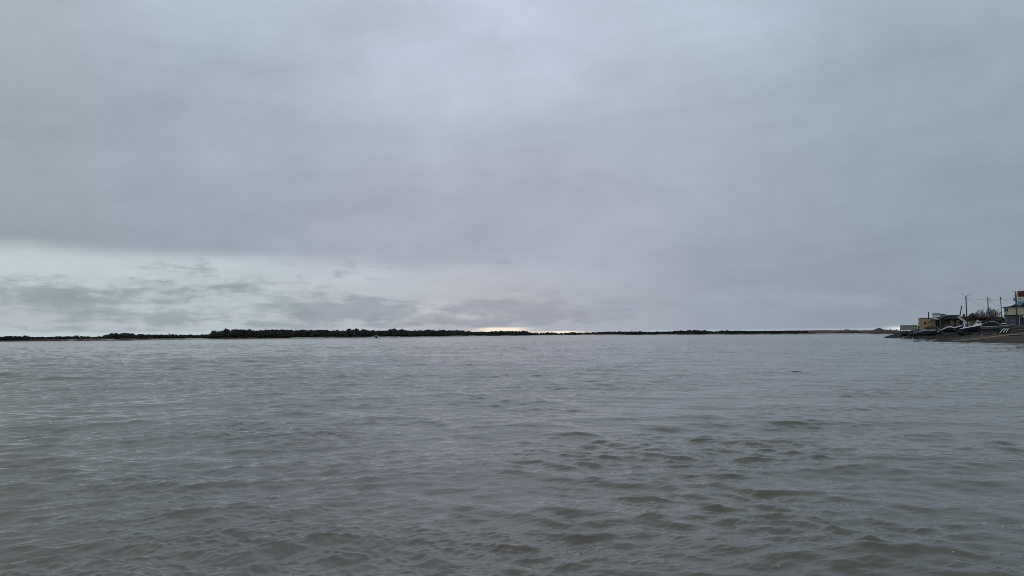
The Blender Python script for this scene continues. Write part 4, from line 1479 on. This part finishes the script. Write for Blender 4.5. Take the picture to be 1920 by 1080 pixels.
# 7 rusty boat hull behind
P = Place(1848, 216)
b = MB(); rings = hull_rings(P.x(1860) - P.x(1837), 1.8, 1.0, 1, .1)
b.loft([[(x + P.x(1837), y, z + P.zz(600.6)) for x, y, z in r] for r in rings])
b.span(P.x(1839), P.x(1856), -.4, .4, -.4, P.zz(600.4))
o = b.build('rusty_boat', M['rust'], None); o.location = P.loc; o.rotation_euler.z = P.rz
tag(o, 'rust-brown boat hull under the pale tarpaulin behind the grey cabin boat', 'boat')

# white bent post
P = Place(1758.4, 228)
b = MB(); b.tube([(.1, 0, -.2), (.2, 0, P.zz(616)), (0, 0, P.zz(613.6)), (-.12, 0, P.zz(611.4))], [.07, .07, .06, .05], 7)
o = b.build('bent_pipe', M['white'], None); o.location = P.loc; o.rotation_euler.z = P.rz
tag(o, 'short bent white pipe standing near the bow of the canvas-covered boat', 'pipe')

# white barrier rails in front of the cabin boat
for k, (a, ya, c, yc, lab) in enumerate([(1874, 624, 1883.4, 616.2, 'longest white pole leaning at the left of three below the cabin boat bow'),
                                         (1881, 623.2, 1886.8, 616.4, 'middle bent white pole of three below the cabin boat bow'),
                                         (1886.6, 622.8, 1891, 615.4, 'right and steepest white pole of three below the cabin boat bow')]):
    P = Place((a + c) / 2, 142.5)
    zb = max(P.zz(ya), .02)
    b = MB(); b.tube([(P.x(a), 0, zb - .1), (P.x(a) + (P.x(c) - P.x(a)) * .45, .1, zb + (P.zz(yc) - zb) * .5), (P.x(c), .3, P.zz(yc))], .075, 8)
    o = b.build('white_pole', M['white'], None); o.location = P.loc; o.rotation_euler.z = P.rz
    tag(o, lab, 'pole', 'white poles leaning below the cabin boat')
crumple('black_heap', 'low black heap under a cover that three white poles lean against', 'heap', 1870, 1897, 615.5, 624, 143.4, 'scrap', 12, dy=1.2)

# logs and planks at the right edge
for k, (a, ya, c, yc, r, Yd, lab) in enumerate([
        (1893, 612.5, 1935, 610.5, .16, 149, 'topmost grey plank-like log of the pile at the right edge'),
        (1896, 615, 1940, 613.5, .2, 148, 'thick grey log second from the top of the right-edge pile'),
        (1892, 618, 1938, 618.6, .22, 147, 'dark log in the middle of the right-edge pile'),
        (1898, 620.5, 1942, 617, .18, 146.4, 'log slanting up to the right in the right-edge pile'),
        (1893, 622.4, 1936, 622.6, .22, 145.6, 'low dark log of the right-edge pile above the slipway'),
        (1900, 625, 1944, 623.6, .17, 144.6, 'lowest thin log of the right-edge pile touching the ground')]):
    P = Place((a + c) / 2, Yd)
    b = MB(); xa, xc = P.x(a), P.x(c); za, zc = P.zz(ya), P.zz(yc)
    b.tube([(xa, 0, za), (xa + (xc - xa) * .5, .12, (za + zc) / 2 + .04), (xc, 0, zc)], [r, r * .95, r * .85], 9)
    o = b.build('log', M['log'] if k not in (2, 4) else M['dark'], None); o.location = P.loc; o.rotation_euler.z = P.rz
    tag(o, lab, 'log', 'logs piled at the right edge')
P = Place(1915, 148.5)
b = MB(); b.span(P.x(1897), P.x(1940), .4, 1.6, -.3, P.zz(612.8)); o = b.build('timber_stack', M['dark'], None); o.location = P.loc; o.rotation_euler.z = P.rz
tag(o, 'dark square timber stack behind the loose logs at the right edge', 'timber')

# slipway: long pale strip down the spit
b = MB()
N = 26
rows_ = []
for q in range(N + 1):
    s = q / N
    px = 1788 + (1990 - 1788) * s
    py = np.interp(px, [1788, 1830, 1870, 1920, 1990], [639.4, 635.2, 630.6, 626.4, 621.8])
    # walk back along the ray to the bank's surface
    best = None
    for Yq in np.arange(128, 175, .25):
        p = at(px, py, Yq)
        if p.z <= gh(p.x, p.y) + .12: best = p; break
    if best is None: best = at(px, py, 150)
    rows_.append(best)
rg = []
for p in rows_:
    g_ = max(gh(p.x, p.y), -.1)
    rg.append([(p.x, p.y - .05, g_ - .3), (p.x, p.y, g_ + .14), (p.x + .1, p.y + .75, g_ + .2), (p.x + .1, p.y + .8, g_ - .3)])
b.loft(rg)
o = b.build('slipway', M['concrete'], None)
tag(o, kind='structure')

# driftwood frame in the shallows
for k, (pts, r, lab) in enumerate([
        ([(1712.6, 633.6), (1715.5, 637), (1718.5, 640.2)], .05, 'left of two slanting thin sticks rising from the shallows'),
        ([(1717.2, 634.4), (1720.5, 637.2), (1726, 640.4)], .06, 'right of two slanting thin sticks rising from the shallows'),
        ([(1713, 640.2), (1730, 639.7), (1742, 639.5), (1758, 639.2)], .07, 'long dark pole lying in the shallows at the spit tip'),
        ([(1737, 639.4), (1738.8, 637.2), (1741, 636.2)], .07, 'short curved branch end sticking up at the spit tip')]):
    b = MB(); Yd = 151
    V3 = [at(px, py, Yd + .2 * i) for i, (px, py) in enumerate(pts)]
    if k == 2: V3 = [Vector((v.x, v.y, .06)) for v in V3]
    b.tube(V3, [r] * len(V3), 7)
    o = b.build('branch', M['driftwood'], None)
    tag(o, lab, 'branch', 'branches in the shallows off the spit')
# floating stick mid-water
c = on_plane(1494, 697.5, .02)
b = MB(); b.tube([(-.22, .25, .05), (-.05, .05, .035), (.1, -.03, .03), (.22, -.12, .02)], [.012, .018, .02, .03], 7)
o = b.build('floating_stick', M['driftwood'], None); o.location = (c.x, c.y, 0.0)
tag(o, 'small dark stick floating alone on the open water at right', 'stick')
# stones along the dark point
for k, (px, py, r, lab) in enumerate([(1693.4, 633.6, .2, 'pale stone at the waterline below the raised green shed'), (1711.5, 628.6, .26, 'pale lump on shore at bow of the tarpaulin-covered boat')]):
    Yd = 229 if k == 0 else 208
    p = at(px, py, Yd)
    bb = MB(); g0 = bmesh.ops.create_icosphere(bb.bm, subdivisions=2, radius=r)
    for v in bb.bm.verts: v.co *= 1 + .15 * math.sin(v.co.x * 9 + k) * math.cos(v.co.y * 7)
    o = bb.build('stone', M['dirty_white'], None); o.location = (p.x, p.y, max(gh(p.x, p.y) + r * .4, .1)); o.scale = (1.3, 1, .7)
    tag(o, lab, 'stone')

# ------------------------------------------------------------------ the motorboat far out, stern view
Yb = 470.0
p = at(704, 634.4, Yb)
ub = Yb / F
t = thing('speeding_boat', 'small motorboat seen from behind, throwing spray on open water', 'boat', (p.x, Yb, .0), 0)
b = MB(); rg = []
for yy, w, zb, zt3 in ((0, 1.15, -.05, .75), (1.5, 1.2, .0, .8), (3.2, 1.1, .1, .95), (4.6, .7, .35, 1.15), (5.3, .08, .9, 1.25)):
    rg.append([(-w, yy, zt3), (-w * .8, yy, zb + .2), (0, yy, zb), (w * .8, yy, zb + .2), (w, yy, zt3)])
b.loft(rg); b.build('hull', M['hull_dark'], t)
b = MB(); b.tube([(-1.05, 1.6, .78), (-.72, 1.7, 1.75), (.72, 1.7, 1.75), (1.05, 1.6, .78)], .10, 6); b.tube([(-1.05, 3.0, .9), (-.72, 2.9, 1.75), (.72, 2.9, 1.75), (1.05, 3.0, .9)], .08, 6)
b.build('windshield_frame', M['white'], t)
b = MB(); b.loft([[(-.9, 2.8, .85), (.9, 2.8, .85), (.66, 2.8, 1.72), (-.66, 2.8, 1.72)], [(-.9, 2.84, .85), (.9, 2.84, .85), (.66, 2.84, 1.72), (-.66, 2.84, 1.72)]]); b.build('windshield', M['glass'], t)
b = MB(); b.box((0, -.2, .75), (.42, .4, .6), None, .08); b.box((0, -.15, .25), (.15, .2, .7)); b.build('outboard_motor', M['dark'], t)
b = MB(); b.box((-.4, 1.4, .95), (.5, .4, .7), None, .05); b.box((.4, 1.4, .95), (.5, .4, .7), None, .05); b.build('seat', M['dark'], t)
g9 = np.random.default_rng(9)
C = []; Rr = []
for sx in (-1, 1):
    for q in range(12):
        s = q / 11
        C.append((sx * (1.3 + 2.6 * s + .3 * g9.random()), 1.5 - 3.0 * s, .50 * (1 - s * .7))); Rr.append((.65, .9, .65 * (1 - s * .6)))
for q in range(16):
    s = q / 15
    C.append((g9.normal() * .25, -.8 - 14 * s, .12)); Rr.append((.8 + .8 * s, 1.2, .30 * (1 - .7 * s) + .04))
V, Fc = leaf_cloud(np.array(C), np.array(Rr), 130, .2, g9)
V[:, 0] += p.x; V[:, 1] += Yb
V[:, 2] = np.maximum(V[:, 2], .02)
o = mesh_np('wake_foam', V, Fc, M['foam'], False)
tag(o, 'white spray and wake behind the small motorboat', 'foam', kind='stuff')

# flecks of foam drifting on the near water, right side
g2 = np.random.default_rng(77)
V = []
FL = [(1184, 840), (1240, 942), (1278, 928), (1416, 931), (1556, 936), (1590, 951), (1655, 953), (1845, 985), (1644, 1035), (1396, 1042), (1552, 1018), (1788, 1048), (1180, 1067), (1412, 978), (1462, 1068), (1880, 992), (1836, 900), (1330, 905), (1090, 927), (1700, 1005), (1250, 870)]
for (px, py) in FL:
    for q in range(int(g2.integers(1, 3))):
        c = on_plane(px + g2.normal() * 3, py + g2.normal() * 1.2, .02)
        s = .002 + .0035 * g2.random()
        z = .035 + .03 * g2.random()
        d = g2.normal(size=(4, 2)) * s * .5
        V += [(c.x - s * 1.6 + d[0, 0], c.y - s, z), (c.x + s * 1.6, c.y - s + d[1, 1], z), (c.x + s + d[2, 0], c.y + s, z + .006), (c.x - s, c.y + s + d[3, 1], z + .006)]
V = np.array(V)
o = mesh_np('foam_flecks', V, np.arange(len(V)).reshape(-1, 4), M['fleck'], False)
tag(o, 'scattered white foam flecks on the near water at lower right', 'foam', kind='stuff')
